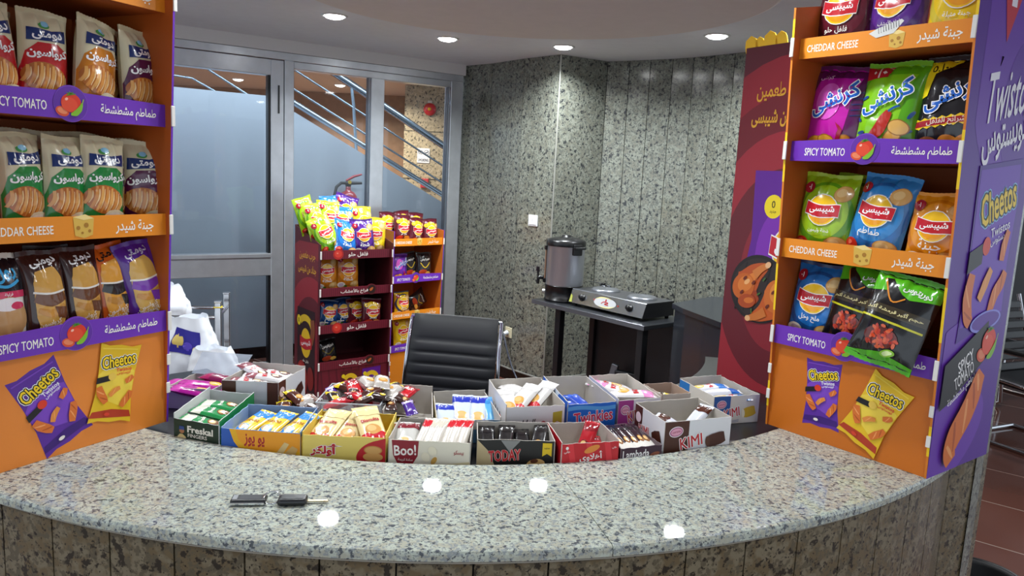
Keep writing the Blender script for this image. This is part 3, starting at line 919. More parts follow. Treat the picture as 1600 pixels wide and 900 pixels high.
def chicken(p, cx, cy, k):
    p.at(cx, cy, 0, k)
    p.ell(0, 0, .13, .115, '1c1413', n=36); p.ell(0, 0, .118, .104, '2c211e', n=36)
    for i in range(6): p.stroke([(-.10 + i * .04, -.085), (-.06 + i * .035, .085)], .006, '17110f'); p.l -= p.step
    p.l += p.step
    p.stroke([(-.10, -.02), (-.06, .005), (-.02, .05), (.03, .08)], [.05, .11, .07, .022], 'b8501c')
    p.stroke([(-.09, -.01), (-.055, .012), (-.02, .045)], [.02, .05, .02], 'dc8034')
    p.stroke([(-.085, -.05), (-.03, -.035), (.0, -.02)], [.03, .06, .03], '9c3a14')
    p.stroke([(.10, .03), (.075, -.03), (.03, -.075), (-.02, -.10)], [.06, .11, .06, .02], 'c2581e')
    p.stroke([(.095, .02), (.075, -.02), (.045, -.05)], [.02, .05, .02], 'e08c3e')
    p.ell(-.068, .000, .052, .044, 'c4601f', 30); p.ell(-.060, .010, .036, .026, 'd97a30', 30); p.ell(-.052, .018, .014, .008, 'f0b070', 35)
    p.ell(.078, -.012, .048, .056, 'cc6a26', -20); p.ell(.084, .000, .030, .036, 'de8638', -20); p.ell(.088, .012, .010, .014, 'f2bc80', -20)
    p.ell(-.045, -.048, .040, .024, 'ab4618', 10); p.ell(-.036, -.044, .022, .010, 'd2702c', 10)
    p.stroke([(-.02, .045), (.005, .068), (.034, .084)], [.034, .024, .018], 'cf7a38'); p.ell(.036, .086, .013, .010, 'e8b684', 30)
    p.stroke([(.04, -.07), (.005, -.092), (-.03, -.104)], [.034, .026, .018], 'c8702e'); p.ell(-.033, -.105, .012, .010, 'e4ae78', 10)
    for x, y, a in ((-.02, -.07, 30), (.02, .03, 70), (.0, -.02, 120), (.10, -.08, 20)): p.stroke([(x, y), (x + .016 * math.cos(a), y + .016 * math.sin(a))], .005, '3f6a2a'); p.l -= p.step
    p.l += p.step
    for x, y in ((-.06, .03), (-.02, .02), (.07, .0), (.05, -.05), (-.07, -.02), (.09, -.01)): p.ell(x, y, .010, .005, '6a2410', 40); p.l -= p.step
    p.l += p.step
    p.at()

def stand(name, label, loc, rotz, th, tops, W=0.485, D=0.35, hf=1.22, hb=1.30, lean=0.065, sides='', base_art=None, strips=None, edge=None, group=None, shelf_art=True):
    """open cardboard shelf unit: origin at the front left foot, x along the front, y to the back"""
    t = empty(name, label, 'display stand', loc, rotz, group)
    out, inn, base_c = M(th['out'], 0.42), M(th['in'], 0.5), M(th['base'], 0.38)
    e = 0.006
    yf = lambda z: -0.004 - lean * min(1.0, z / hf)
    for sd in (0, 1):
        mb = MB()
        x0, x1 = (0, e) if sd == 0 else (W - e, W)
        zs = [0, tops[-1], hf]
        q = [(yf(0), 0), (yf(tops[-1]), tops[-1]), (yf(hf) , hf), (D, hb), (D, 0)]
        vs = [(x0, y, z) for y, z in q] + [(x1, y, z) for y, z in q]
        k = len(q)
        xo, xi = (0, k) if sd == 0 else (k, 0)
        mb.add(vs, [tuple(range(xo, xo + k))], out)
        mb.add(vs, [tuple(range(xi, xi + k))], inn)
        fr = M(th['edge'], 0.42)
        mb.add(vs, [(i, (i + 1) % k, k + (i + 1) % k, k + i) for i in range(k)], fr)
        if edge:
            for z0, z1 in edge:
                mb.add([(x0 - .0004, yf(z0) - .0006, z0), (x1 + .0004, yf(z0) - .0006, z0), (x1 + .0004, yf(z1) - .0006, z1), (x0 - .0004, yf(z1) - .0006, z1)], [(0, 1, 2, 3)], M('f2c91c', 0.4))
        if sides and ((sd == 0 and sides[0] == 'L') or (sd == 1 and sides[0] == 'R')):
            S = flatS((0, 0, 0), (0, -1, 0), (0, 0, 1), (-1, 0, 0)) if sd == 0 else flatS((W, 0, 0), (0, 1, 0), (0, 0, 1), (1, 0, 0))
            rect = (-D, lean * .2, 0, hf) if sd == 0 else (-lean * .1, D, 0, hf)
            sides[1](Print(mb, S, rect, rough=0.42))
        mb.build('side_panel', t)
    mb = MB(); mb.box((W / 2, D - e / 2, hb / 2), (W - 2 * e, e, hb), inn); mb.build('back_panel', t)
    mb = MB(); hb0 = tops[0] - 0.056
    mb.box((W / 2, 0.004, hb0 / 2), (W - 2 * e, 0.008, hb0), base_c)
    if base_art: base_art(Print(mb, flatS((0, 0, 0), (1, 0, 0), (0, 0, 1), (0, -1, 0)), (e, W - e, 0, hb0), rough=0.38))
    mb.build('base_panel', t)
    for i, zt in enumerate(tops):
        z0 = zt - 0.056
        mb = MB()
        yy = yf(zt) * 0.45
        mb.box((W / 2, (D + yy) / 2, z0 + 0.003), (W - 2 * e, D - yy - 2 * e, 0.005), inn)
        sh = mb.build('shelf', t)
        st = strips[i % len(strips)]
        mb = MB()
        bump = st.get('bump', 0.0)
        pts = [(e, z0), (W - e, z0), (W - e, zt)]
        if bump:
            bx = st.get('bx', 0.47) * W
            pts += [(bx + 0.044 * math.cos(a * PI / 16) , z0 + 0.028 + (0.028 + bump) * math.sin(a * PI / 16)) for a in range(1, 16) if z0 + 0.028 + (0.028 + bump) * math.sin(a * PI / 16) > zt]
        pts += [(e, zt)]
        n = len(pts)
        vs = [(x, yy - 0.003, z) for x, z in pts] + [(x, yy, z) for x, z in pts]
        mb.add(vs, [tuple(range(n)), tuple(range(2 * n - 1, n - 1, -1))] + [(k, (k + 1) % n, n + (k + 1) % n, n + k) for k in range(n)], M(st['c'], 0.38))
        st['art'](Print(mb, flatS((0, yy - 0.003, z0), (1, 0, 0), (0, 0, 1), (0, -1, 0)), (e, W - e, -0.02, 0.12), rough=0.38), W)
        mb.build('price_strip', sh)
        for x in (0.004, W - 0.004):
            mb = MB(); mb.box((x, yf(zt) - 0.003, z0 + 0.028), (0.011, 0.004, 0.052), M('e3e0da', 0.5), None, 0.001, 1)
            mb.build('clip', sh)
    for x in (0.004, W - 0.004):
        for z in (0.10, 0.18):
            mb = MB(); mb.box((x, yf(z) - 0.003, z), (0.011, 0.004, 0.03), M('e3e0da', 0.5), None, 0.001, 1); mb.build('clip', t)
    return t
def art_cheddar(gr=False, bx=0.52):
    def f(p, W):
        p.txt('CHEDDAR CHEESE', W * .215, .026, 'f3efe6', w=W * .31, h=.020, off=0.01)
        p.txt(AR_CHED, W * .80, .026, 'f3efe6', w=W * .22, h=.034, off=0.015)
        (cheese if not gr else lambda q, x, y: (cheese(q, x + .03, y - .006, .8), grater(q, x, y + .012)))(p, W * bx, .034)
    return f
def art_tomato(bx=0.47):
    def f(p, W):
        p.txt('SPICY TOMATO', W * .23, .026, 'f3efe6', w=W * .25, h=.021, off=0.01)
        p.txt(AR_TOM, W * .775, .026, 'f3efe6', w=W * .31, h=.032, off=0.015)
        p.ell(W * bx, .034, .041, .041, '7a48b8', n=32); p.ell(W * bx, .034, .0395, .0395, '5d2a9c', n=32)
        tomato(p, W * bx, .032)
    return f
OR_ST = {'c': 'e58a1e', 'art': art_cheddar(), 'bump': 0.0}
OR_ST_G = {'c': 'e58a1e', 'art': art_cheddar(True)}
PU_ST = {'c': '6a2fae', 'art': art_tomato(), 'bump': 0.020}
def art_ma(t, c):
    def f(p, W):
        for k in range(34): p.stroke([(.012 + k * W / 35, .002), (.012 + k * W / 35, .054)], .004, '551222'); p.l -= p.step
        p.l += p.step
        bx = W * (.25 if c == 'pepper' else .72)
        p.ell(bx, .032, .036, .036, '5a1a1c' if c != 'pepper' else 'b0241e', n=28)
        if c == 'pepper': p.ell(bx, .034, .026, .024, 'd23a2a'); p.ell(bx - .006, .038, .007, .005, 'e8806a')
        else: p.ell(bx, .032, .029, .029, '2a1714'); p.stroke([(bx - .014, .026), (bx, .034), (bx + .010, .044)], [.014, .018, .006], 'b8602c')
        p.txt(t, W * (.52 if c == 'pepper' else .48), .026, 'f4eee6', w=W * (.27 if c == 'pepper' else .38), h=.034, off=0.015)
    return f
MA_P = {'c': '6e1a2a', 'art': art_ma('فلفل حلو', 'pepper'), 'bump': 0.008, 'bx': .25}
MA_C = {'c': '6e1a2a', 'art': art_ma('فراخ بالأعشاب', 'chicken'), 'bump': 0.012, 'bx': .72}
TH_OR = {'out': '6a2fae', 'in': 'b4581c', 'base': 'e58634', 'edge': '6a2fae'}
TH_ORF = {'out': 'b8701e', 'in': 'c06a20', 'base': 'd8801e', 'edge': '6a2fae'}
TH_OR_R = {'out': '552292', 'in': 'b4581c', 'base': 'cb6d18', 'edge': 'd87c22'}
TH_MA = {'out': '561220', 'in': '4a1018', 'base': '6e1a2a', 'edge': '4a0f1c'}
TOPS = [0.316, 0.577, 0.857, 1.141]

def base_left(p):
    snack_print(p, .165, .125, 24, 1.16, 'purple'); snack_print(p, .330, .146, -12, 1.08, 'yellow')
def base_right(p):
    snack_print(p, .172, .140, 3, 1.04, 'purple'); snack_print(p, .330, .130, -24, 1.14, 'yellow')
def side_twist(p):
    p.ell(.20, 1.05, .24, .30, '6a36aa', 0, 36); p.ell(.30, .95, .17, .2, '5d2a9c', 0, 36); p.ell(.05, .30, .22, .10, '6a36aa', 20, 36); p.ell(.05, .08, .24, .12, '6a36aa', 20, 36)
    p.poly([(.06, 1.22), (.16, 1.22), (.10, 1.10)], 'c8283c'); p.rc(.115, 1.195, .03, .02, 'f2eef6')
    p.txt('Twistos', .165, .985, 'f4f1f8', w=.26, h=.12, rot=12, off=0.01, slant=0.25)
    p.txt('تويستوس', .165, .875, 'f4f1f8', w=.25, h=.10, rot=14, off=0.02)
    # tall printed bag
    p.poly([(.05, .80), (.30, .83), (.315, .72), (.30, .55), (.315, .385), (.25, .37), (.18, .385), (.05, .35), (.06, .5), (.055, .65)], '4d2390')
    p.poly([(.06, .79), (.29, .815), (.30, .70), (.29, .55), (.30, .42), (.06, .39), (.065, .6)], '6a36b4')
    p.at(.185, .715, 18)
    p.txt('Cheetos', 0, 0, 'f4cf1e', w=.20, h=.085, off=0.02, outline='8ec6ee', ow=0.20)
    p.txt('Cheetos', 0, 0, 'f4cf1e', w=.20, h=.085, off=0.02, outline='15120f', ow=0.13)
    p.at()
    p.txt('Twistos', .215, .645, 'f2eef6', w=.11, rot=14); p.txt('تويستوس', .215, .618, 'f2eef6', w=.10, rot=14)
    p.poly([(.055, .585), (.13, .61), (.13, .555), (.055, .53)], '17131a'); p.ell(.145, .60, .022, .024, 'd8381f')
    twist(p, [(.085, .53), (.075, .47), (.09, .42), (.11, .40)], .05); twist(p, [(.215, .42), (.235, .47), (.265, .50), (.28, .53)], .045)
    twist(p, [(.245, .56), (.25, .60), (.265, .64)], .035); twist(p, [(.14, .46), (.165, .50), (.19, .54)], .035, 'e89a4c')
    p.ell(.20, .40, .09, .028, '8a8ae0', 6); p.ell(.20, .401, .08, .022, '5a2a9c', 6)
    # black flavour label
    p.poly([(.0, .18), (.0, .30), (.22, .40), (.24, .30), (.06, .20)], '121014')
    p.txt('SPICY', .115, .300, 'f4f1f0', w=.085, h=.034, rot=24); p.txt('TOMATO', .115, .262, 'f4f1f0', w=.105, h=.034, rot=24); p.txt(AR_TOM, .115, .222, 'f4f1f0', w=.16, h=.03, rot=24)
    tomato(p, .235, .335, 1.7)
    twist(p, [(.10, .03), (.085, .06), (.10, .10), (.15, .15), (.185, .20), (.20, .235), (.215, .26)], .085)
def side_maroon(purple_bag):
    def f(p):
        for k, c in enumerate(('8a1c28', '6e1620', '98222e', '641420', '861e2a')):
            p.ell(-.10, .42, .62 - k * .11, .78 - k * .13, c, 0, 48)
        gold = 'd9a02c'
        p.txt('جرب طعمين', -.155, 1.075, gold, w=.24, h=.065, off=0.015)
        p.txt('جداد من شيبسى', -.155, .985, gold, w=.27, h=.065, off=0.025)
        if purple_bag:
            p.poly([(-.245, .80), (-.02, .80), (-.02, .36), (-.27, .36), (-.235, .55)], '5e1a8c')
            p.ell(-.05, .5, .16, .2, '7a2aa8', 0, 32)
            p.ell(-.145, .675, .042, .042, 'f0d61e'); p.txt('0', -.145, .683, '3a3010', h=.026); p.txt('جديد', -.145, .656, '3a3010', w=.03)
            emblem(p, -.045, .53, .085)
            chicken(p, -.175, .375, 1.08)
        else:
            p.poly([(-.30, .72), (-.03, .72), (-.03, .16), (-.30, .16)], '300c14')
            pts = [(-.17 + .11 * math.cos(math.radians(a)), .56 + .10 * math.sin(math.radians(a))) for a in range(20, 150, 13)]
            p.stroke(pts, .045, 'e6c024'); p.ell(-.275, .63, .028, .036, 'f0d61e'); p.txt('0', -.275, .63, '3a3010', h=.03)
            p.stroke([(-.07, .66), (-.06, .58), (-.09, .50)], .06, '8a4a2a')
            p.at(-.165, .49, 0); p.ell(0, 0, .075, .10, 'f0c41c', n=28); p.band(-.09, .09, 0, .075, 'c4202c', .01, 2.6, .8); p.txt(AR_CHIP, 0, 0, 'ffffff', w=.14, rot=5, off=.02); p.at()
            p.txt('فلفل حلو', -.165, .365, 'efe8dc', w=.09)
            p.ell(-.225, .23, .085, .13, 'a6201c', 0, 28); p.ell(-.24, .25, .05, .09, 'c2342a', 0, 24); p.ell(-.09, .26, .05, .08, '8c1a18', 0, 24)
    return f
def base_maroon(p):
    for k in range(9): p.stroke([(.06 + k * .055, .0), (.02 + k * .055, .4)], .012, '5c1424'); p.l -= p.step
    p.l += p.step
    for cx, c in ((.24, '5a1a1c'), (.40, '5e1a8c')):
        p.poly([(cx - .07, .31), (cx + .07, .315), (cx + .065, .10), (cx - .065, .10)], c)
        p.stroke([(cx + .045 * math.cos(math.radians(a)), .23 + .045 * math.sin(math.radians(a))) for a in range(15, 165, 15)], .03, 'e6c024'); p.ell(cx - .05, .275, .013, .013, 'f0d61e')
        p.l -= p.step * 2
        emblem(p, cx, .20, .04)

RS = stand('snack_display_stand', 'orange cardboard display stand with purple printed side on the right end of the counter', (0.805, 2.250, 0.9505), math.radians(-53.43), TH_OR_R, TOPS,
           sides=('R', side_twist), base_art=base_right, strips=[PU_ST, OR_ST, PU_ST, OR_ST_G], edge=[(0.06, .14), (.36, .50), (.74, .88), (1.10, 1.19)])
LS = stand('snack_display_stand', 'orange cardboard display stand with purple edge on the left end of the counter', (-1.158, 1.578, 0.9505), math.radians(63.09), TH_OR, TOPS,
           base_art=base_left, strips=[PU_ST, OR_ST, PU_ST, OR_ST])
NS = stand('snack_display_stand', 'orange floor display stand with maroon bags on top beside the glass partition', (-0.921, 5.647, 0.0), math.radians(45), TH_ORF, TOPS,
           base_art=None, strips=[PU_ST, OR_ST, PU_ST, OR_ST], hf=1.20, hb=1.24, lean=0.03)
MS_T = [0.391, 0.637, 0.881, 1.125]
MS = stand('snack_display_stand', 'dark maroon floor display stand with gold lettered side in front of the aluminium partition', (-1.245, 4.779, 0.0), math.radians(40), TH_MA, MS_T, W=0.53,
           sides=('L', side_maroon(False)), base_art=base_maroon, strips=[MA_C, MA_P, MA_C, MA_P], hf=1.166, hb=1.265, lean=0.03)
PS = stand('snack_display_stand', 'dark red display stand with printed chicken on its side behind the right orange stand', (0.980, 2.564, 0.9285), math.radians(28), TH_MA, TOPS,
           sides=('L', side_maroon(True)), base_art=None, strips=[MA_C, MA_P, MA_C, MA_P], hf=1.235, hb=1.24, lean=0.01)
mb = MB()
for y, z, r in ((.33, 1.245, .03), (.29, 1.25, .02), (.24, 1.252, .03), (.19, 1.25, .026)):
    n = 9
    mb.prism([(r * math.cos(2 * PI * k / n) * (1 + .25 * (k % 2)), r * math.sin(2 * PI * k / n) * (1 + .25 * (k % 3) * .5)) for k in range(n)], 0, 0.004, M('f0bc22', 0.4),
             Matrix.Translation((0.002, y, z)) @ Matrix.Rotation(PI / 2, 4, 'X') @ Matrix.Rotation(PI / 2, 4, 'Y'))
mb.build('top_cutout', PS)

# ================================================================ BAGS ON THE STANDS
def on(st, u, zt, meshes, H, dep, name, label, cat, yaw=0, roll=0, pitch=-6, lift=0.0, group=None, seals=True):
    """stand a bag on the shelf whose strip top is zt: u along the front, dep behind the front"""
    R_ = Matrix.Rotation(math.radians(yaw), 4, 'Z') @ Matrix.Rotation(math.radians(roll), 4, 'Y') @ Matrix.Rotation(math.radians(pitch), 4, 'X')
    low = min((R_ @ v.co).z for me in [meshes[0]] + (list(meshes[1]) if seals else []) for v in me.vertices)
    X = st.matrix_basis @ Matrix.Translation((u, dep, zt - 0.0495 - low + lift)) @ R_
    return place_bag(name, label, cat, meshes, X, group, seals)
def stx(loc, rz): return Matrix.Translation(loc) @ Matrix.Rotation(rz, 4, 'Z')
for s_ in (RS, LS, NS, MS, PS): s_.matrix_basis = stx(s_.location.copy(), s_.rotation_euler.z)

def crisp(base, ring, seal, small, bits='tomato', W=.166, H=.236, T=.070, seed=1, body=None, fine=1.0):
    return bag_mesh(d_crisp, W, H, T, seed, fine, (base, ring, seal, small, bits, body))
GREEN = crisp('9cc41e', '5e9a18', 'a9cb2c', 'شطة وليمون', 'tomato', seed=3)
BLUE = crisp('2a86cc', '1c6cb4', '3a93d4', 'طماطم', 'tomato', seed=4)
BLUE2 = crisp('1f74c2', '174f90', '16305e', 'ملح وخل', 'onion', seed=5)
ORANGE = crisp('e6941a', 'd07a10', 'e89c28', 'جبنة', 'onion', seed=6)
PURPLE = crisp('5a2a8a', '47206e', '4c2478', 'فراخ بالأعشاب', 'onion', seed=7)
MAROON = crisp('5c1626', '47101c', '4c1220', 'فلفل حلو', 'tomato', seed=8)
YELLOW = crisp('ecc81c', 'd8c43a', 'efd02c', 'جبنة متبلة', 'onion', seed=9)
BG = 'crisp bags on the right counter stand'
C = 'crisp bag'
dp = .075
on(RS, .070, TOPS[3], MAROON, .236, dp, 'crisp_bag', 'maroon crisp bag on the top shelf of the right counter stand', C, 3, 1, -4, group=BG)
on(RS, .225, TOPS[3], PURPLE, .236, dp, 'crisp_bag', 'purple crisp bag on the top shelf of the right counter stand', C, -4, -1, -4, group=BG)
on(RS, .390, TOPS[3], YELLOW, .236, dp, 'crisp_bag', 'yellow crisp bag on the top shelf of the right counter stand', C, 6, 3, -4, group=BG)
CR_M = bag_mesh(d_crunch, .176, .258, .065, 11, 1.0, ('bf1ca2', '5a1152', 'magenta', '5d1254'))
CR_G = bag_mesh(d_crunch, .176, .258, .065, 12, 1.0, ('84c81e', '57a516', 'green', '6fb41c'))
CR_B = bag_mesh(d_crunch, .176, .258, .065, 13, 1.0, ('17151a', '0f0e11', 'black', '201c1e'))
on(RS, .080, TOPS[2], CR_M, .258, dp, 'crisp_bag', 'magenta crisp bag with blue lettering on the second shelf of the right stand', C, 2, 3, -5, group=BG)
on(RS, .238, TOPS[2], CR_G, .258, dp - .01, 'crisp_bag', 'lime green crisp bag with blue lettering on the second shelf of the right stand', C, -3, 3, -5, group=BG)
on(RS, .395, TOPS[2], CR_B, .258, dp, 'crisp_bag', 'black crisp bag with red and yellow band on the second shelf of the right stand', C, 3, 3, -5, group=BG)
on(RS, .085, TOPS[1], GREEN, .236, dp - .005, 'crisp_bag', 'front lime green crisp bag on the third shelf of the right counter stand', C, 6, 2, -4, group=BG)
on(RS, .120, TOPS[1], GREEN, .236, dp + .095, 'crisp_bag', 'lime green crisp bag standing behind the front green one on the right stand', C, -4, 1, -4, .004, BG)
on(RS, .245, TOPS[1], BLUE, .236, dp, 'crisp_bag', 'sky blue crisp bag on the third shelf of the right counter stand', C, -4, 7, -8, group=BG)
ORANGE_W = bag_mesh(d_crisp, .150, .20, .065, 6, 1.0, ('e6941a', 'd07a10', 'e89c28', 'جبنة', 'onion', None))
on(RS, .398, TOPS[1], ORANGE_W, .20, dp, 'crisp_bag', 'orange crisp bag on the third shelf of the right counter stand', C, 4, 2, -6, group=BG)
on(RS, .086, TOPS[0], BLUE2, .236, dp, 'crisp_bag', 'deep blue crisp bag on the lowest shelf of the right counter stand', C, 5, 3, -6, group=BG)
TORT = bag_mesh(d_tort, .178, .245, .06, 14, 1.0, ())
TORT2 = bag_mesh(d_tort, .178, .245, .06, 15, 1.0, ())
on(RS, .225, TOPS[0], TORT, .245, .052, 'tortilla_chip_bag', 'black and green chip bag beside the blue bag on the lowest right shelf', C, -4, 7, -10, group=BG)
on(RS, .368, TOPS[0], TORT2, .245, -.030, 'tortilla_chip_bag', 'black and green chip bag slumping over the strip at the right end', C, 4, 11, -15, -.004, BG)

# left counter stand: croissant packets
def cro(blob, seed, ex='none', W=.112, H=.232, T=.060):
    return bag_mesh(d_croiss, W, H, T, seed, 0.9, (blob, ex))
RED_C, TAN_C, PUR_C, GRN_C = cro('c41f26', 21), cro('c87a1e', 22), cro('581544', 23, 'purple'), cro('1c8a3c', 24)
GRN_C2 = cro('1c8a3c', 25); PUR_C2 = cro('581544', 26, 'purple')
CG = 'croissant packets on the left counter stand'
CC = 'croissant packet'
on(LS, .110, TOPS[2], RED_C, .225, .07, 'croissant_packet', 'red and cream croissant packet cut by the left picture edge', CC, 4, -3, -5, group=CG)
on(LS, .222, TOPS[2], RED_C, .225, .065, 'croissant_packet', 'red and cream croissant packet fully visible on the upper left shelf', CC, -6, 4, -6, group=CG)
on(LS, .330, TOPS[2], TAN_C, .225, .035, 'croissant_packet', 'caramel and cream croissant packet leaning to the right on the upper left shelf', CC, 8, 12, -8, group=CG)
on(LS, .385, TOPS[2], TAN_C, .225, .105, 'croissant_packet', 'caramel and cream croissant packet half hidden behind the leaning one', CC, 0, 5, -5, group=CG)
on(LS, .452, TOPS[2], PUR_C, .215, .045, 'croissant_packet', 'dark purple croissant packet at the right end of the upper left shelf', CC, 12, 1, -3, group=CG)
on(LS, .158, TOPS[1], GRN_C, .225, .065, 'croissant_packet', 'first of three green croissant packets from the left edge', CC, 12, 2, -5, group=CG)
on(LS, .258, TOPS[1], GRN_C2, .225, .060, 'croissant_packet', 'middle one of the three green croissant packets', CC, 6, 4, -5, group=CG)
on(LS, .345, TOPS[1], GRN_C, .220, .045, 'croissant_packet', 'green croissant packet beside the dark purple packets', CC, -4, 6, -6, group=CG)
on(LS, .425, TOPS[1], PUR_C2, .225, .095, 'croissant_packet', 'dark purple croissant packet partly behind the last green one', CC, -12, -3, -5, group=CG)
on(LS, .470, TOPS[1], PUR_C, .225, .050, 'croissant_packet', 'dark purple croissant packet against the right side panel of the left stand', CC, -30, 0, -4, group=CG)
for k, (u, m_) in enumerate(((.17, PUR_C2), (.28, GRN_C2), (.37, GRN_C))):
    on(LS, u, TOPS[1], m_, .225, .165, 'croissant_packet', ('cream top of the croissant packet behind the first green packet', 'cream top of the croissant packet behind the middle green packet',
       'cream top of the croissant packet at the back near the purple packets')[k], CC, 4 * k - 4, 2, -2, .012, CG)
on(LS, .15, TOPS[2], RED_C, .225, .15, 'croissant_packet', 'shaded croissant packet in the gap behind the two red packets', CC, 6, 2, -2, .0, CG)
ROLL_ = bag_mesh(d_roll, .105, .22, .055, 31, 0.9, ())
CH_B = bag_mesh(d_choc, .105, .225, .055, 32, 0.9, ('3a1c18', 'd9a44e', '6d3f22', 'ffffff', '35160f'))
CH_B2 = bag_mesh(d_choc, .105, .225, .055, 33, 0.9, ('3a1c18', 'd9a44e', '6d3f22', 'ffffff', '35160f'))
CH_O = bag_mesh(d_choc, .110, .225, .055, 34, 0.9, ('dc641a', 'e6a23c', '26201e', '1c1a1c', 'd85c14'))
CH_P = bag_mesh(d_choc, .110, .225, .055, 35, 0.9, ('5a2496', 'dcae58', '7c38b0', 'd8d0e8', '552090'))
on(LS, .098, TOPS[0], ROLL_, .22, .055, 'cake_roll_packet', 'black and white strawberry roll packet at the left picture edge', CC, 4, 0, -6, group=CG)
on(LS, .190, TOPS[0], CH_B, .225, .045, 'croissant_packet', 'dark brown chocolate croissant packet beside the strawberry roll', CC, 0, -2, -8, group=CG)
on(LS, .290, TOPS[0], CH_B2, .225, .060, 'croissant_packet', 'dark brown chocolate croissant packet beside the orange packet', CC, 2, -2, -6, group=CG)
on(LS, .248, TOPS[0], CH_B2, .225, .125, 'croissant_packet', 'dark brown croissant packet squeezed behind the two front brown ones', CC, -8, 0, -3, group=CG)
on(LS, .378, TOPS[0], CH_O, .225, .070, 'croissant_packet', 'orange chocolate croissant packet on the lowest shelf of the left stand', CC, 0, -6, -8, group=CG)
on(LS, .448, TOPS[0], CH_P, .225, .045, 'croissant_packet', 'violet croissant packet at the right end of the lowest left shelf', CC, -6, -10, -8, group=CG)

# maroon floor stand
SW, SH = .168, .245
def sm(base, ring, seal, seed, bits='tomato'): return bag_mesh(d_crisp, SW, SH, .06, seed, 0.7, (base, ring, seal, 'شطة', bits, None))
G_S, B_S, P_S, Y_S, O_S = sm('9cc41e', '5e9a18', 'a9cb2c', 41), sm('2272c4', '1b5ea6', '2a7acc', 42), sm('4c2080', '3a1766', '44207a', 43, 'onion'), sm('ecc81c', 'd8b81a', 'efd02c', 44, 'onion'), sm('d8861c', 'c06e10', 'd88a20', 45, 'onion')
MG = 'crisp bags heaped on the maroon floor stand'
tz = MS_T[3]
for k, (u, dep, lift, yaw, roll, pit, m_, lb) in enumerate((
    (.075, .060, .010, 10, -22, -18, G_S, 'lime green crisp bag at the front left of the heap on the maroon stand'),
    (.055, .150, .095, 15, -8, -16, G_S, 'lime green crisp bag at the upper left corner of the heap'),
    (.150, .155, .115, 0, 4, -18, G_S, 'lime green crisp bag beside the blue ones at the top of the heap'),
    (.030, .245, .120, 20, -14, -10, G_S, 'lime green crisp bag at the back left of the heap on the maroon stand'),
    (.215, .050, -.006, 4, 12, -20, B_S, 'blue crisp bag in the front row of the heap on the maroon stand'),
    (.235, .140, .090, -5, 8, -24, B_S, 'blue crisp bag in the middle of the heap beside the green ones'),
    (.220, .235, .145, 3, -6, -14, B_S, 'blue crisp bag at the back of the heap on the maroon stand'),
    (.345, .055, .000, -3, -2, -12, P_S, 'purple crisp bag in the front row of the heap on the maroon stand'),
    (.300, .235, .140, -8, 16, -12, P_S, 'purple crisp bag tilted at the top back of the heap'),
    (.400, .160, .075, 5, -2, -14, Y_S, 'yellow crisp bag above the purple one in the heap'),
    (.450, .090, .000, -12, 4, -8, Y_S, 'yellow crisp bag squeezed against the right side of the maroon stand'))):
    on(MS, u, tz, m_, SH, dep, 'crisp_bag', lb, C, yaw, roll, pit, lift, MG)
on(MS, .095, MS_T[2], O_S, .19, .09, 'crisp_bag', 'orange crisp bag at the left of the second maroon shelf', C, 2, 0, -4, .012, 'bags on the maroon shelves')
on(MS, .262, MS_T[2], O_S, .19, .11, 'crisp_bag', 'orange crisp bag at the middle of the second maroon shelf', C, -3, 1, -4, .012, 'bags on the maroon shelves')
B_D = bag_mesh(d_crisp, .150, .185, .06, 46, 0.7, ('1c4a86', '143a6e', '1a447c', 'ملح', 'onion', None))
R_D = bag_mesh(d_swoosh, .150, .185, .06, 47, 0.7, ('5a1420', 'f2c81a', '5c1626'))
on(MS, .120, MS_T[1], B_D, .185, .10, 'crisp_bag', 'dark blue crisp bag at the left of the third maroon shelf', C, 0, 8, -10, -.002, 'bags on the maroon shelves')
on(MS, .250, MS_T[1], B_D, .185, .15, 'crisp_bag', 'dark blue crisp bag further back on the third maroon shelf', C, 4, -3, -6, 0, 'bags on the maroon shelves')
on(MS, .425, MS_T[1], R_D, .185, .06, 'crisp_bag', 'maroon and yellow crisp bag at the right of the third maroon shelf', C, -4, 3, -8, 0, 'bags on the maroon shelves')
on(MS, .345, MS_T[1], R_D, .185, .13, 'crisp_bag', 'maroon crisp bag half behind the bright one on the third shelf', C, 6, -3, -6, 0, 'bags on the maroon shelves')
K_D = bag_mesh(d_dark, .150, .17, .06, 48, 0.7, ('141416', '6a5a1a'))
on(MS, .115, MS_T[0], K_D, .17, .10, 'crisp_bag', 'black crisp bag alone on the lowest maroon shelf', C, 4, -4, -10, 0, 'bags on the maroon shelves')

# orange floor stand
M_S = bag_mesh(d_swoosh, .150, .205, .06, 51, 0.7, ('571320', 'f2c81a', '4c1220'))
for u, dep, lift, yaw, roll, lb in ((.055, .14, .03, 4, 3, 'maroon crisp bag at the left of the orange floor stand top'), (.150, .075, .012, -4, 2, 'maroon crisp bag in front at the middle of the orange floor stand top'),
    (.275, .065, -.012, 6, 5, 'maroon crisp bag with large yellow banner right of the middle one'), (.410, .060, -.02, -5, -3, 'maroon crisp bag at the right front of the orange floor stand top'),
    (.230, .180, .035, 3, -4, 'maroon crisp bag in the back row behind the middle ones'), (.350, .175, .02, -6, 4, 'maroon crisp bag in the back row behind the right one')):
    on(NS, u, TOPS[3], M_S, .205, dep, 'crisp_bag', lb, C, yaw, roll, -6, lift, 'maroon bags on the orange floor stand')
CR_S = bag_mesh(d_crunch, .150, .205, .055, 52, 0.7, ('6a2a9c', '4a1c74', 'magenta', '5d2a84'))
K_S = bag_mesh(d_dark, .150, .21, .06, 53, 0.7, ('1a181a', 'c0a020'))
on(NS, .13, TOPS[2], CR_S, .205, .07, 'crisp_bag', 'violet crisp bag on the second shelf of the orange floor stand', C, 2, 4, -5, 0, 'bags on the orange floor shelves')
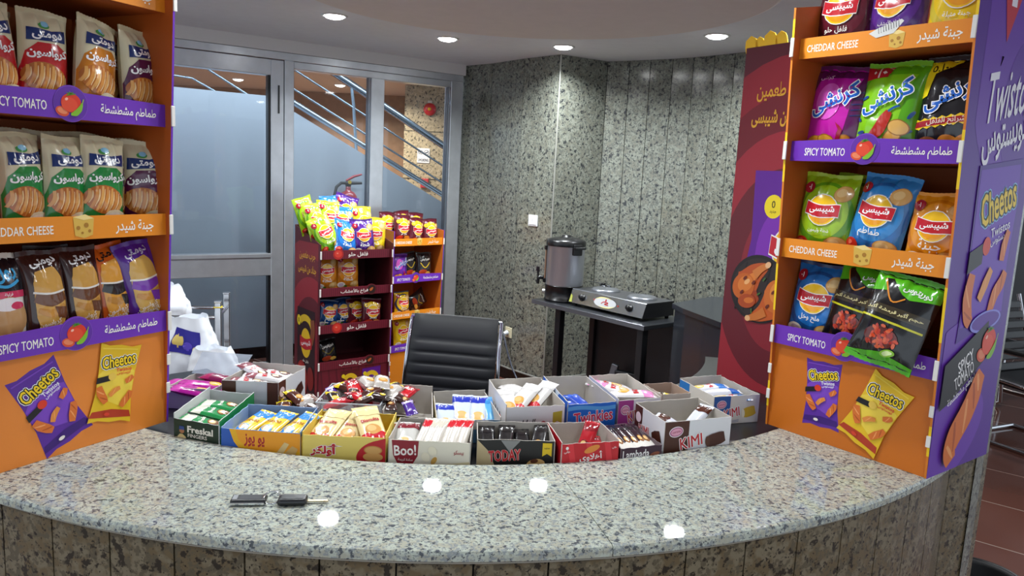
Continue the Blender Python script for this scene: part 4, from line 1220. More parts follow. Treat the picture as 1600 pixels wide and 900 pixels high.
on(NS, .235, TOPS[2], K_S, .21, .09, 'crisp_bag', 'black crisp bag next to the violet one on the orange floor stand', C, 5, -3, -5, 0, 'bags on the orange floor shelves')
on(NS, .355, TOPS[2], K_S, .21, .06, 'crisp_bag', 'black crisp bag nearest the right side of the orange floor stand', C, -5, 3, -6, 0, 'bags on the orange floor shelves')
Y_D = bag_mesh(d_crisp, .150, .19, .06, 54, 0.7, ('e0b41c', '2a3a5a', '243456', 'جبنة', 'onion', None))
on(NS, .16, TOPS[1], Y_D, .19, .07, 'crisp_bag', 'yellow and navy crisp bag on the third shelf of the orange floor stand', C, 4, 2, -6, 0, 'bags on the orange floor shelves')
K_L = bag_mesh(d_dark, .145, .19, .06, 55, 0.7, ('161416', 'a08018'))
X = NS.matrix_basis @ Matrix.Translation((.34, .11, TOPS[1] - .056 + .108)) @ Matrix.Rotation(math.radians(66), 4, 'Y') @ Matrix.Rotation(math.radians(-12), 4, 'X')
place_bag('crisp_bag', 'black crisp bag lying on its side on the third orange shelf', C, K_L, X, 'bags on the orange floor shelves')
on(NS, .165, TOPS[0], Y_S, SH, .07, 'crisp_bag', 'yellow crisp bag at the left of the lowest orange floor shelf', C, 3, -2, -4, 0, 'bags on the orange floor shelves')
on(NS, .275, TOPS[0], Y_S, SH, .09, 'crisp_bag', 'yellow crisp bag right of its twin on the lowest orange floor shelf', C, -4, 3, -4, 0, 'bags on the orange floor shelves')

# ================================================================ OPEN SWEET BOXES ON THE DESK
DESK = 0.9285
CARD = M('b9b3aa', 0.75, grain=0.05)
def carton(name, label, quad, ztop, faces, heights=(1, 1, 1, 1), zbase=DESK, group='open sweet boxes on the inner desk', inner=None, th=0.0022, clear=False):
    """quad: front left, front right, back right, back left; faces: colour or artwork function of the outer front, right, back, left"""
    cx = sum(q[0] for q in quad) / 4; cy = sum(q[1] for q in quad) / 4
    t = empty(name, label, 'box', (cx, cy, zbase), 0, group)
    q = [Vector((a - cx, b - cy, 0)) for a, b in quad]
    h = ztop - zbase
    inn = inner or CARD
    mb = MB(); mb.prism([(v.x * .985, v.y * .985) for v in q], 0.0005, 0.003, inn); mb.build('bottom', t)
    names = ('front_panel', 'side_panel', 'back_panel', 'side_panel')
    for i in range(4):
        a, b = q[i], q[(i + 1) % 4]
        d = (b - a); L = d.length; d.normalize(); n = d.cross(Vector((0, 0, 1)))
        hh = h * heights[i]
        f = faces[i]
        fc = f if isinstance(f, str) else f[0]
        mb = MB()
        om = M(fc, 0.38)
        n1 = 12
        rnd = random.Random(len(label) % 7 + i + int(L * 1000))
        top = [hh + (rnd.uniform(-.0012, .0012) if 0 < k < n1 else 0) for k in range(n1 + 1)]
        vs = []
        for off in (0.0, -th):
            for k in range(n1 + 1):
                p = a + d * (L * k / n1) + n * off
                vs.append(Vector((p.x, p.y, 0.0005)))
            for k in range(n1 + 1):
                p = a + d * (L * k / n1) + n * off
                vs.append(Vector((p.x, p.y, top[k])))
        m1 = n1 + 1
        mb.add(vs, [(k, k + 1, m1 + k + 1, m1 + k) for k in range(n1)], om)
        mb.add(vs, [(2 * m1 + k + 1, 2 * m1 + k, 3 * m1 + k, 3 * m1 + k + 1) for k in range(n1)], inn)
        mb.add(vs, [(m1 + k, m1 + k + 1, 3 * m1 + k + 1, 3 * m1 + k) for k in range(n1)] + [(0, m1, 3 * m1, 2 * m1), (n1, 2 * m1 + n1, 3 * m1 + n1, m1 + n1)], inn)
        if not isinstance(f, str):
            f[1](Print(mb, flatS(a, d, (0, 0, 1), n), (0.0005, L - 0.0005, 0.0005, hh - 0.001), rough=0.38), L, hh)
        mb.build(names[i], t)
    t['quad'] = [c for p in quad for c in p]
    return t
def at_quad(quad, s, t_):
    (ax, ay), (bx, by), (cx, cy), (dx, dy) = quad
    x = (1 - t_) * ((1 - s) * ax + s * bx) + t_ * ((1 - s) * dx + s * cx)
    y = (1 - t_) * ((1 - s) * ay + s * by) + t_ * ((1 - s) * dy + s * cy)
    return x, y
def packet(meshes, quad, s, t_, z, yaw, label, group, name='sweet_packet', cat='packet', tilt=0, roll=0, seals=False):
    """a packet lying face up in a box; yaw turns its top edge"""
    x, y = at_quad(quad, s, t_)
    X = Matrix.Translation((x, y, z)) @ Matrix.Rotation(math.radians(yaw), 4, 'Z') @ Matrix.Rotation(math.radians(roll), 4, 'Y') @ Matrix.Rotation(math.radians(-90 + tilt), 4, 'X')
    return place_bag(name, label, cat, meshes, X, group, seals)
def pk(W, H, T, seed, base, end, text=None, tc='c8262e', blob=None, tail=None):
    return bag_mesh(d_pack, W, H, T, seed, 0.5, (base, end, text, tc, blob, tail))

Q = {
 'freskal': [(-.872, 1.905), (-.735, 1.862), (-.736, 2.125), (-.876, 2.150)],
 'yoyoz': [(-.727, 1.853), (-.519, 1.838), (-.528, 2.035), (-.722, 2.035)],
 'olker': [(-.513, 1.832), (-.301, 1.834), (-.303, 2.018), (-.510, 2.016)],
 'boo': [(-.293, 1.826), (-.085, 1.824), (-.087, 1.984), (-.288, 1.986)],
 'today': [(-.070, 1.852), (.131, 1.866), (.117, 2.000), (-.078, 1.985)],
 'red': [(.146, 1.845), (.299, 1.890), (.261, 2.040), (.116, 2.002)],
 'lambada': [(.306, 1.900), (.424, 1.948), (.368, 2.118), (.276, 2.080)],
 'kimibrown': [(.434, 1.972), (.635, 2.050), (.582, 2.220), (.379, 2.138)],
 'smallbrown': [(.474, 2.235), (.570, 2.272), (.533, 2.385), (.436, 2.350)],
 'kimipink': [(.330, 2.150), (.464, 2.206), (.400, 2.455), (.266, 2.405)],
 'twinkies': [(.176, 2.092), (.322, 2.146), (.258, 2.400), (.115, 2.366)],
 'hello': [(.000, 2.040), (.168, 2.089), (.108, 2.345), (-.058, 2.290)],
 'bluepk': [(-.190, 1.998), (-.012, 2.028), (-.068, 2.262), (-.222, 2.215)],
 'dots': [(-.345, 2.030), (-.200, 2.002), (-.228, 2.240), (-.345, 2.240)],
 'kimiwhite': [(-.846, 2.165), (-.678, 2.165), (-.648, 2.345), (-.822, 2.365)],
 'kimiblue': [(.646, 2.275), (.805, 2.330), (.735, 2.535), (.580, 2.470)],
 'pink': [(-1.02, 2.185), (-.880, 2.175), (-.850, 2.330), (-1.0, 2.345)],
 'basket': [(-.535, 2.045), (-.355, 2.045), (-.350, 2.235), (-.535, 2.235)],
}
def kimi_face(c1, roll_c, oval='e8a8c0', ty=.40):
    def f(p, L, h):
        p.poly([(0, 0), (L * .36, 0), (L * .36, h), (0, h)], c1)
        p.ell(L * .17, h * .70, L * .105, h * .15, 'f2e6ea', 8); p.ell(L * .17, h * .70, L * .095, h * .125, 'b0608a', 8); p.ell(L * .17, h * .70, L * .08, h * .10, oval, 8)
        p.txt('corona', L * .17, h * .70, 'a02a50', w=L * .12, rot=8)
        p.txt('KIMI', L * .40, h * ty, 'c8262e', w=L * .33, h=h * .32, rot=10, off=0.008, outline='ffffff', ow=0.07)
        p.stroke([(L * .60 + L * .04, h * .36), (L * .72, h * .38), (L * .84, h * .43), (L * .91, h * .47)], [h * .26, h * .36, h * .36, h * .28], roll_c)
        p.ell(L * .65, h * .36, L * .035, h * .15, '5a3526' if roll_c < '9' else 'f6ecd0', 8)
        for k in range(3): p.stroke([(L * .42, h * (.12 - k * .035)), (L * .56, h * (.15 - k * .035))], h * .012, '8a98b4'); p.l -= p.step
    return f
def kimi_side(c1, roll_c):
    def f(p, L, h):
        p.poly([(L * .68, 0), (L, 0), (L, h), (L * .68, h)], c1) if L < 0 else p.poly([(0, 0), (L * .26, 0), (L * .26, h), (0, h)], c1)
        p.ell(L * .13, h * .66, L * .09, h * .15, 'e8d0d8', 6)
        p.txt('KIMI', L * .34, h * .36, 'c8262e', w=L * .34, h=h * .30, rot=8, off=0.008, outline='ffffff', ow=0.07)
        p.stroke([(L * .62, h * .34), (L * .74, h * .40), (L * .88, h * .52)], [h * .28, h * .40, h * .30], roll_c)
    return f
# ---- front row
def art_freskal(p, L, h):
    p.txt('Freskal', L * .58, h * .66, 'f0ece0', w=L * .56, h=h * .26, off=0.03); p.txt('FINGERS', L * .52, h * .42, 'f0ece0', w=L * .42, h=h * .14)
    p.ell(L * .18, h * .56, L * .055, h * .10, 'a8704a'); p.poly([(L * .12, h * .60), (L * .24, h * .60), (L * .23, h * .74), (L * .13, h * .74)], '2c4a8a')
    p.poly([(L * .07, 0), (L * .28, 0), (L * .27, h * .34), (L * .20, h * .44), (L * .14, h * .44), (L * .09, h * .34)], 'd9c68a')
    p.poly([(L * .50, h * .08), (L * .66, h * .22), (L * .74, h * .14), (L * .60, h * .02)], '7c5330'); p.poly([(L * .64, h * .10), (L * .82, h * .28), (L * .90, h * .20), (L * .74, h * .04)], '8e6238')
def art_yoyoz(p, L, h):
    p.poly([(L * .10, h), (L * .16, h * .5), (L * .24, h * .2), (L * .40, h * .1), (L * .62, h * .16), (L, h * .05), (L, h)], 'f0b41c')
    p.poly([(L * .18, h), (L * .22, h * .6), (L * .32, h * .30), (L * .5, h * .2), (L, h * .3), (L, h)], 'f2a020')
    p.txt('يو يوز', L * .42, h * .60, 'b01c2a', w=L * .26, h=h * .5, off=0.03)
    p.poly([(L * .68, h * .10), (L * .80, h * .62), (L * .86, h * .56), (L * .76, h * .06)], 'e6c88a'); p.poly([(L * .76, h * .06), (L * .90, h * .50), (L * .97, h * .40), (L * .92, h * .04)], 'd9b06a')
    p.stroke([(L * .13, h * .3), (L * .16, h * .06), (L * .24, h * .02)], [h * .1, h * .24, h * .1], 'c8d23a')
def art_olker(p, L, h):
    p.ell(L * .90, h * .36, L * .26, h * .52, 'c01c28', 20, 32); p.poly([(L * .90, 0), (L, 0), (L, h), (L * .86, h * .86)], 'c01c28')
    p.ell(L * .85, h * .52, L * .11, h * .17, 'c98c46'); p.ell(L * .85, h * .26, L * .12, h * .17, 'd9a05a'); p.ell(L * .85, h * .52, L * .095, h * .14, 'dca862')
    p.txt('أولكر', L * .27, h * .46, 'c01c28', w=L * .34, h=h * .50, off=0.05, outline='ffffff', ow=0.09)
def art_boo(p, L, h):
    p.poly([(0, 0), (L * .4, 0), (L, h * .3), (L, 0)], 'd9c9a0')
    p.poly([(L * .04, h), (L * .37, h), (L * .36, h * .42), (L * .30, h * .10), (L * .12, h * .08), (L * .06, h * .42)], '8c1426')
    p.txt('Boo!', L * .205, h * .62, 'f6f0ea', w=L * .27, h=h * .40, rot=4, off=0.02); p.txt('سادة كريمة', L * .21, h * .26, 'f0d8d0', w=L * .18)
    for x, y, r in ((.46, .4, .05), (.58, .3, .04), (.54, .64, .05)): p.ell(L * x, h * y, L * r, h * .18, 'efe6cc', 30)
    p.ell(L * .56, h * .28, L * .03, h * .16, 'c99a4a', -30)
    p.txt('بيسكو', L * .86, h * .62, 'a02a3a', w=L * .12, h=h * .2)
def art_today(p, L, h):
    p.poly([(0, 0), (L * .24, 0), (L * .14, h * .6), (0, h)], 'c8b48a'); p.poly([(L * .30, h), (L * .42, h * .55), (L * .56, h)], '8c8c8a')
    p.txt('TODAY', L * .36, h * .42, 'c8262e', w=L * .42, h=h * .44, rot=5, off=0.035, outline='f2ece0', ow=0.08)
    p.poly([(L * .84, h * .92), (L * .96, h * .92), (L * .96, h * .42), (L * .90, h * .52), (L * .84, h * .42)], 'e6c41c'); p.txt('NEW', L * .90, h * .72, '5a4a10', w=L * .07)
    p.ell(L * .76, h * .12, L * .12, h * .2, 'd2a868', 10); p.ell(L * .74, h * .24, L * .05, h * .08, '5a2e1a', 10)
def art_red(p, L, h):
    for x in (.18, .50, .82): p.poly([(L * x, 0), (L * (x + .10), 0), (L * (x + .02), h), (L * (x - .08), h)], 'd8303a'); p.l -= p.step
    p.l += p.step
    p.ell(L * .53, h * .76, L * .14, h * .12, 'e08a3a', 20); p.txt('أهلاوى', L * .52, h * .48, 'f6f2ee', w=L * .40, h=h * .36, rot=4, off=0.022)
    p.ell(L * .10, h * .84, L * .025, h * .06, 'f2e8e4'); p.txt('هانى', L * .10, h * .70, 'f2e8e4', w=L * .10); p.txt('هانى', L * .92, h * .78, 'f2e8e4', w=L * .08)
def art_lambada(p, L, h):
    p.txt('Lambada', L * .38, h * .60, 'f2eeee', w=L * .64, h=h * .50, off=0.015); p.ell(L * .84, h * .5, L * .12, h * .12, '8a4a30', 10)
def red_flap(p, L, h): p.txt('أهلاوى', L * .5, h * .5, 'f2e8e4', w=L * .3, rot=0, off=.03)
def blue_splash(p, L, h):
    for k, x in enumerate((.2, .3, .4, .52, .62)): p.stroke([(L * x, h * .98), (L * (x + .02), h * (.45 + .12 * (k % 2)))], [h * .06, h * .10], 'dfeaf6'); p.l -= p.step
    p.l += p.step; p.poly([(L * .1, h), (L * .7, h), (L * .6, h * .86), (L * .2, h * .8)], 'dfeaf6')

carton('biscuit_box', 'dark green biscuit finger box at the left end of the front row', Q['freskal'], 1.005, (('17301f', art_freskal), ('1f8a48', lambda p, L, h: p.txt('fingers', L * .25, h * .5, 'f0f2ea', h=h * .5, rot=6)), '1f7a44', '1f7a44'), (.92, 1.06, .98, 1.1), inner=M('c3c6c4', .7))
carton('biscuit_box', 'blue and yellow wafer box beside the green biscuit box', Q['yoyoz'], 1.0, (('2a5ab4', art_yoyoz), ('e6c41c', lambda p, L, h: p.poly([(0, h), (L, h), (L, h * .7), (0, h * .8)], '2a7ad0')), '4a7cc4', '2a62c0'), (.96, 1.02, 1.04, 1.0), inner=M('8aa4c8', .6))
carton('biscuit_box', 'yellow and red biscuit box between the blue wafer box and the white wafer box', Q['olker'], 1.0, (('e8cf6a', art_olker), 'ecd672', 'c02a2e', 'ecd058'), (.96, 1.08, 1.0, 1.08), inner=M('d9bc4a', .6))
carton('biscuit_box', 'cream box with dark red shield holding white and red wafer bars', Q['boo'], 1.0, (('e6dfcc', art_boo), 'ddd8cc', 'c9c2b4', 'e2dccb'), (.98, 1.04, 1.04, 1.04))
carton('biscuit_box', 'black chocolate wafer box with red lettering in the middle of the front row', Q['today'], 1.0, (('1c1a1a', art_today), '2a2624', '2a2624', '2a2624'), (1, 1, 1.05, 1.0))
carton('biscuit_box', 'bright red sweet box beside the black wafer box', Q['red'], 1.0, (('c01a26', art_red), ('c41c28', red_flap), 'b81a24', ('c41c28', red_flap)), (1, 1.06, 1.02, 1.06))
carton('chocolate_box', 'low dark purple box of chocolate bars beside the red box', Q['lambada'], .975, (('3a1c30', art_lambada), '3a1c2a', '3a1c2a', '3a1c2a'), (1, 1, 1, 1), inner=M('6a5a60', .6))
carton('cake_roll_box', 'white and brown cake roll box, last of the front row on the right', Q['kimibrown'], 1.03, (('e6e6ea', kimi_face('4c2618', '4a2216')), 'dedee2', 'cfcfd2', ('e0e0e4', kimi_side('4c2618', '4a2216'))), (1, 1, 1.02, 1))
# ---- second row
carton('small_box', 'small brown lined box behind the brown cake roll box', Q['smallbrown'], 1.03, ('c9bfb4', 'c9bfb4', '6a3a30', 'c9bfb4'), inner=M('a58f82', .75))
carton('cake_roll_box', 'white and pink cake roll box behind the blue snack cake box', Q['kimipink'], 1.03, (('e6e2e8', kimi_face('a83a8c', 'c98a3a', ty=.52)), 'd8d4d6', 'd8d4d6', 'd8d4d6'), (1, 1.02, 1.04, 1.04))
carton('snack_cake_box', 'bright blue snack cake box with pink lettering in the second row', Q['twinkies'], 1.03, (('1f6ad0', lambda p, L, h: (p.band(0, L, h * .86, h * .12, '5aa4e6', h * .03), p.txt('Twinkies', L * .54, h * .60, 'd8325e', w=L * .80, h=h * .36, rot=5, off=0.02, outline='f6f2f4', ow=0.07))), '2a74d4', '2a74d4', ('1f66cc', blue_splash)), (.98, 1.02, 1.04, 1.06))
carton('biscuit_box', 'plain white box holding white and red wrapped biscuits in the second row', Q['hello'], 1.03, (('e4e2e4', lambda p, L, h: (p.poly([(L * .80, h * .80), (L * .96, h * .84), (L * .96, h * .46), (L * .88, h * .54), (L * .80, h * .44)], 'b8a83a'), p.txt('Hello', L * .42, h * .46, '3a3436', w=L * .30, h=h * .32, rot=4, slant=.3), p.ell(L * .64, h * .46, L * .05, h * .10, 'b0283a'))), 'd8d4d2', 'd8d4d2', ('e0dee0', lambda p, L, h: [p.stroke([(L * (.3 + .12 * k), h * .25), (L * (.34 + .12 * k), h * .6)], h * .05, '5a5658') for k in range(4)])), (.98, 1.02, 1.06, 1.06))
carton('biscuit_box', 'low grey box of blue and white packets in front of the office chair', Q['bluepk'], 1.0, (('5a8ab4', lambda p, L, h: p.poly([(L * .26, h), (L * .80, h), (L * .80, h * .6), (L * .26, h * .6)], 'd4d2d0')), 'cfc9c0', 'cfc9c0', 'cfc9c0'), (.92, 1.04, 1.16, 1.0))
carton('biscuit_box', 'box with yellow dotted rim half full of loose sweets', Q['dots'], 1.0, (('16140e', lambda p, L, h: [p.ell(L * (.05 + .1 * k), h * (.82 if r == 0 else .58), L * .040, h * .10, 'e6cc1c', 0, 12) or setattr(p, 'l', p.l - p.step) for r in (0, 1) for k in range(10)]), 'd9c46a', 'c2bcb0', 'c9c2b4'), (.95, 1.02, 1.30, 1.1))
carton('cake_roll_box', 'white and brown cake roll box at the left in front of the white carrier bags', Q['kimiwhite'], 1.03, (('e2e2e4', lambda p, L, h: (p.poly([(0, 0), (L * .25, 0), (L * .25, h), (0, h)], '4c2618'), p.poly([(L * .80, 0), (L, 0), (L, h), (L * .80, h)], '5a3024'), p.ell(L * .12, h * .5, L * .09, h * .16, 'c9a0a8', 10))), ('e6e6ea', kimi_side('5a3024', '4a2216')), 'd2d2d4', 'd2d2d4'), (1, 1, 1.06, 1.0))
carton('cake_roll_box', 'white and blue cake roll box beside the right orange stand', Q['kimiblue'], 1.02, (('e2dcd2', kimi_face('2a5ea8', 'd9b03a')), 'dad4cc', 'dad4cc', ('dcd6cc', lambda p, L, h: (p.poly([(0, 0), (L * .30, 0), (L * .30, h), (0, h)], '2a78c0'), p.ell(L * .15, h * .55, L * .09, h * .17, 'e6c8d0', 8)))), (1, 1, 1.04, 1.0))
PINKB = carton('biscuit_box', 'grey box of magenta packets at the far left behind the green box', Q['pink'], .995, ('b9b6b8', 'b9b6b8', 'b9b6b8', 'b9b6b8'))

# transparent tub heaped with loose sweets
FILM = film_mat('e6ecef', 0.16)
tub = empty('plastic_tub', 'clear plastic tub heaped with assorted loose sweets in the second row', 'tub', (0, 0, DESK), 0)
q = Q['basket']
mb = MB()
for i in range(4):
    a, b = Vector((*q[i], 0)), Vector((*q[(i + 1) % 4], 0)); d = (b - a).normalized(); n = d.cross(Vector((0, 0, 1)))
    mb.prism([a[:2], b[:2], (b - n * .0015)[:2], (a - n * .0015)[:2]], 0.001, 0.085, FILM)
mb.build('wall', tub)
mb = MB(); mb.prism(q, 0.0003, 0.002, FILM); mb.build('bottom', tub)
mb = MB(); mb.tube([(*p, 0.086) for p in q] + [(*q[0], 0.086)], 0.0022, film_mat('dfe6ea', 0.45), 6); mb.build('rim', tub)

mb = MB(); lx = [(-.07, .075, .068), (.085, .06, .068), (.095, .16, .115), (-.075, .17, .115)]
mb.add([Vector(p) for p in lx] + [Vector(p) + Vector((0, 0, .0012)) for p in lx], [(3, 2, 1, 0), (4, 5, 6, 7), (0, 1, 5, 4), (1, 2, 6, 5), (2, 3, 7, 6), (3, 0, 4, 7)], film_mat('9aa4b0', 0.35))
mb.build('clear_lid', PINKB)
# ---- packets inside the boxes
def fill(quad, ms, spots, z, lab, group, name='sweet_packet', cat='packet'):
    for k, sp in enumerate(spots):
        s, t_, yaw = sp[:3]; dz = sp[3] if len(sp) > 3 else 0; tilt = sp[4] if len(sp) > 4 else 0; roll = sp[5] if len(sp) > 5 else 0; mi = sp[6] if len(sp) > 6 else 0
        packet(ms[mi], quad, s, t_, z + dz, yaw, lab[k] if isinstance(lab, (list, tuple)) else lab, group, name, cat, tilt, roll)
FR = pk(.060, .13, .022, 61, '1f8a48', 'd9d8c8', 'Freskal', 'f0ece0', '7c5330')
fill(Q['freskal'], [FR], [(.5, .22, 90, 0, 14), (.5, .50, 86, .004, 10), (.5, .76, 92, .004, 8)], .975, ['green biscuit packet nearest the front of the green box', 'green biscuit packet in the middle of the green box', 'green biscuit packet at the back of the green box'], 'packets in the green box')
YO = pk(.062, .15, .022, 62, 'f0c41c', '2a86d8', 'yoyoz', 'b87a10', '2a86d8', '2a86d8')
fill(Q['yoyoz'], [YO], [(.20, .50, -28, 0, 16), (.50, .50, -24, 0, 18), (.82, .46, -30, .003, 18)], .974, ['yellow and blue wafer packet on the left in the blue box', 'yellow and blue wafer packet in the middle of the blue box', 'yellow and blue wafer packet on the right in the blue box'], 'packets in the blue wafer box')
OL = pk(.072, .15, .022, 63, 'e6d39a', 'e6d39a', 'Biscuits', 'b0283a', 'cf9a56', 'c4182c')
fill(Q['olker'], [OL], [(.18, .52, -18, 0, 22), (.50, .50, -12, -.004, 20, 6), (.74, .46, 26, .014, 24)], .985, ['cream and red biscuit packet on the left in the yellow box', 'cream and red biscuit packet in the middle of the yellow box', 'cream and red biscuit packet lying on top at the right of the yellow box'], 'packets in the yellow box')
BO = pk(.030, .13, .020, 64, 'd6d0c6', 'c8202c', None, 'c8262e', None)
BO2 = pk(.030, .13, .020, 65, 'd6d0c6', 'cfc8b8', None, 'c8262e', None, 'c8202c')
fill(Q['boo'], [BO, BO2], [(.36, .52, -16, 0, 30, 0, 0), (.46, .52, -16, 0, 30, 0, 1), (.56, .50, -15, .002, 30, 0, 1), (.68, .54, -12, 0, 32, 0, 0), (.78, .54, -14, .002, 32, 0, 0), (.89, .54, -12, .002, 32, 0, 0)], .980,
     ['white wafer bar with red end, leftmost in the cream box', 'white wafer bar with red foot, second in the cream box', 'white wafer bar with red foot, third in the cream box', 'white wafer bar with red end, fourth in the cream box', 'white wafer bar with red end, fifth in the cream box', 'white wafer bar with red end, rightmost in the cream box'], 'wafer bars in the cream box', 'wafer_bar', 'wafer bar')
BW_ = pk(.070, .12, .03, 66, 'c6c4be', '7a1626', None, 'c8262e', 'e8e4da')
packet(BW_, Q['boo'], .14, .55, .970, 4, 'pale foil packet at the left end of the cream box', None, tilt=26)
TD = pk(.045, .13, .022, 67, '171416', '171416', None, 'c8262e', 'c99a56')
fill(Q['today'], [TD], [(.14, .5, 4, 0, 22), (.38, .52, -4, .003, 22), (.62, .5, 6, -.003, 18), (.84, .54, -10, .004, 24)], .968, ['black wafer packet, leftmost in the black box', 'black wafer packet, second from left in the black box', 'black wafer packet, third from left in the black box', 'black wafer packet, rightmost in the black box'], 'wafer packets in the black box')
RD = pk(.045, .11, .024, 68, 'b01824', '8c121e', None, 'c8262e', '7a1018')
fill(Q['red'], [RD], [(.28, .34, 70, 0, 10), (.62, .55, -30, .02, 50), (.74, .34, 10, .004, 20)], .955, ['red packet lying on the floor of the red box', 'red packet standing up in the red box', 'red packet leaning at the right in the red box'], 'packets in the red box')
LB = pk(.026, .15, .014, 69, '2c1620', '1a0e14', None, 'e0b83a', '8a5a30', 'd9d4cc')
fill(Q['lambada'], [LB], [(.14, .5, 18, 0, 8), (.34, .5, 17, .002, 8), (.54, .5, 19, 0, 8), (.72, .5, 18, .002, 8), (.88, .5, 18, 0, 8)], .968,
     ['dark chocolate bar, leftmost in the low purple box', 'dark chocolate bar, second in the low purple box', 'dark chocolate bar in the middle of the low purple box', 'dark chocolate bar, fourth in the low purple box', 'dark chocolate bar, rightmost in the low purple box'], 'chocolate bars in the low box', 'chocolate_bar', 'chocolate bar')
KB = pk(.050, .13, .028, 70, 'cdd0da', '4a2418', None, 'c8262e', None)
fill(Q['kimibrown'], [KB], [(.36, .40, 60, 0, 24), (.72, .52, -50, .008, 34)], .985, ['white and brown roll packet on the left in the brown cake roll box', 'white and brown roll packet propped up on the right in the brown cake roll box'], 'packets in the brown cake roll box')
YS = pk(.045, .08, .02, 71, 'e0c020', '3a2a18', None, 'c8262e', None)
packet(YS, Q['smallbrown'], .5, .4, 1.005, 75, 'yellow sweet packet in the small brown lined box', None, tilt=10)
KP = pk(.058, .15, .028, 72, 'd4d0d2', 'd884b8', 'KIMI', 'c8262e', 'd8a03a')
fill(Q['kimipink'], [KP], [(.42, .62, 70, .004, 8), (.55, .30, -96, .014, 4), (.40, .84, 82, 0, 6)], 1.005, ['white and pink roll packet in the middle of the pink cake roll box', 'white and pink roll packet on top at the front of the pink box', 'white and pink roll packet at the back of the pink box'], 'packets in the pink cake roll box')
TW = pk(.05, .12, .03, 73, '2a4ab0', '3a62c8', None, 'ffffff', None)
fill(Q['twinkies'], [TW], [(.42, .40, 60, 0, 10), (.62, .62, 30, 0, 10)], .975, ['blue packet at the front inside the blue snack cake box', 'blue packet further back inside the blue snack cake box'], 'packets in the blue snack cake box')
HL = pk(.062, .14, .028, 74, 'd2cfcd', 'd2cfcd', None, 'c8262e', 'd2a050', 'c8202c')
fill(Q['hello'], [HL], [(.18, .45, 10, 0, 22), (.46, .48, -34, .012, 26), (.76, .52, -38, .014, 28), (.55, .80, 60, .004, 10)], 1.0, ['white wrapped biscuit at the left in the plain white box', 'white and red wrapped biscuit in the middle of the plain white box', 'white and red wrapped biscuit at the right of the plain white box', 'white wrapped biscuit at the back of the plain white box'], 'biscuits in the white box')
BP = pk(.062, .14, .028, 75, 'c9d2e0', '2436a8', None, 'c8262e', 'e0b66a', '2a4ab8')
BP2 = pk(.040, .13, .026, 76, '5aa8dc', '3a8ac8', None, 'c8262e', None)
fill(Q['bluepk'], [BP, BP2], [(.17, .36, 4, -.006, 24), (.46, .48, 2, .006, 30), (.74, .48, 4, .002, 30), (.93, .48, 14, .002, 30, 0, 1)], .975, ['pale wafer packet low at the left in the grey box', 'blue and white wafer packet in the middle of the grey box', 'blue and white wafer packet right of the middle one in the grey box', 'light blue packet on edge at the right of the grey box'], 'packets in the grey box')
KW = pk(.052, .15, .026, 77, 'cfcccc', '8a4a52', 'KIMI', 'c8262e', '5a3024')
fill(Q['kimiwhite'], [KW], [(.30, .34, 98, 0, 8), (.52, .56, 96, .006, 8), (.55, .80, 94, .004, 8), (.26, .66, 60, .016, 14)], 1.005, ['brown and white roll packet nearest the front of the left cake roll box', 'brown and white roll packet in the middle of the left cake roll box', 'brown and white roll packet at the back of the left cake roll box', 'roll packet with pink end lying on top in the left cake roll box'], 'packets in the left cake roll box')
KL = pk(.050, .15, .028, 78, 'd0d0d6', '2a72c0', 'KIMI', 'c8262e', 'e0c25a')
KL2 = pk(.040, .15, .03, 79, 'd0d0d6', '2a62b0', None, 'c8262e', None)
fill(Q['kimiblue'], [KL, KL2], [(.42, .74, -80, .004, 8, 0, 0), (.50, .48, -84, .004, 6, 0, 1), (.5, .22, -100, 0, 10, 0, 0)], .992, ['white and blue roll packet at the back of the blue cake roll box', 'plain white roll packet with blue end in the blue cake roll box', 'white and blue roll packet at the front of the blue cake roll box'], 'packets in the blue cake roll box')
PK_ = pk(.060, .15, .026, 80, 'a81a86', 'c23a9c', None, 'f0c41c', 'e8b83a')
PK2 = pk(.050, .14, .03, 81, '7a1440', 'a01c52', None, 'f0c41c', None)
fill(Q['pink'], [PK_, PK2], [(.55, .10, 88, 0, 8), (.62, .42, 94, .004, 6), (.75, .74, 80, .012, 6, 0, 1), (.2, .5, 86, 0, 4)], .98, ['magenta packet nearest the front of the far left box', 'magenta packet in the middle of the far left box', 'dark red packet at the back of the far left box', 'magenta packet at the hidden left side of the far left box'], 'magenta packets in the far left box')

# ---- loose sweets in the tub, the dotted box and on the desk
sweet_kinds = [pk(.045, .085, .026, 90, 'c01824', '8c1420', 'كيك', 'f6f0ea', None), pk(.045, .075, .030, 91, '4a241a', 'e0c41c', None, 'ffffff', 'c98a3c'), pk(.050, .07, .036, 92, 'c2bab2', '8a6a60', None, 'a03a2a', 'c9924a'),
               pk(.036, .075, .022, 93, '3a1e18', 'e9e4e0', None, 'ffffff', '7a4a2c'), pk(.034, .07, .018, 94, '4a2a8a', 'c8b8e0', None, 'ffffff', None), pk(.040, .07, .026, 95, '2a1a18', 'e6c820', None, 'ffffff', 'e6c820')]
sk_name = ['red', 'brown and yellow', 'clear wrapped', 'dark brown and white', 'violet', 'black and yellow']
rnd = random.Random(12)
heap = [(0, .62, .30, .085, 62), (0, .45, .62, .098, 20), (1, .80, .42, .100, -30), (2, .90, .62, .118, 12), (3, .72, .20, .088, -60), (5, .20, .32, .080, 30), (1, .32, .72, .090, 70), (2, .66, .66, .112, 40), (3, .50, .40, .092, 10),
        (5, .92, .26, .094, 82), (0, .30, .20, .074, -70), (4, .10, .62, .076, 15), (2, .16, .80, .078, -20), (1, .52, .84, .094, -50), (3, .84, .84, .098, 35)]
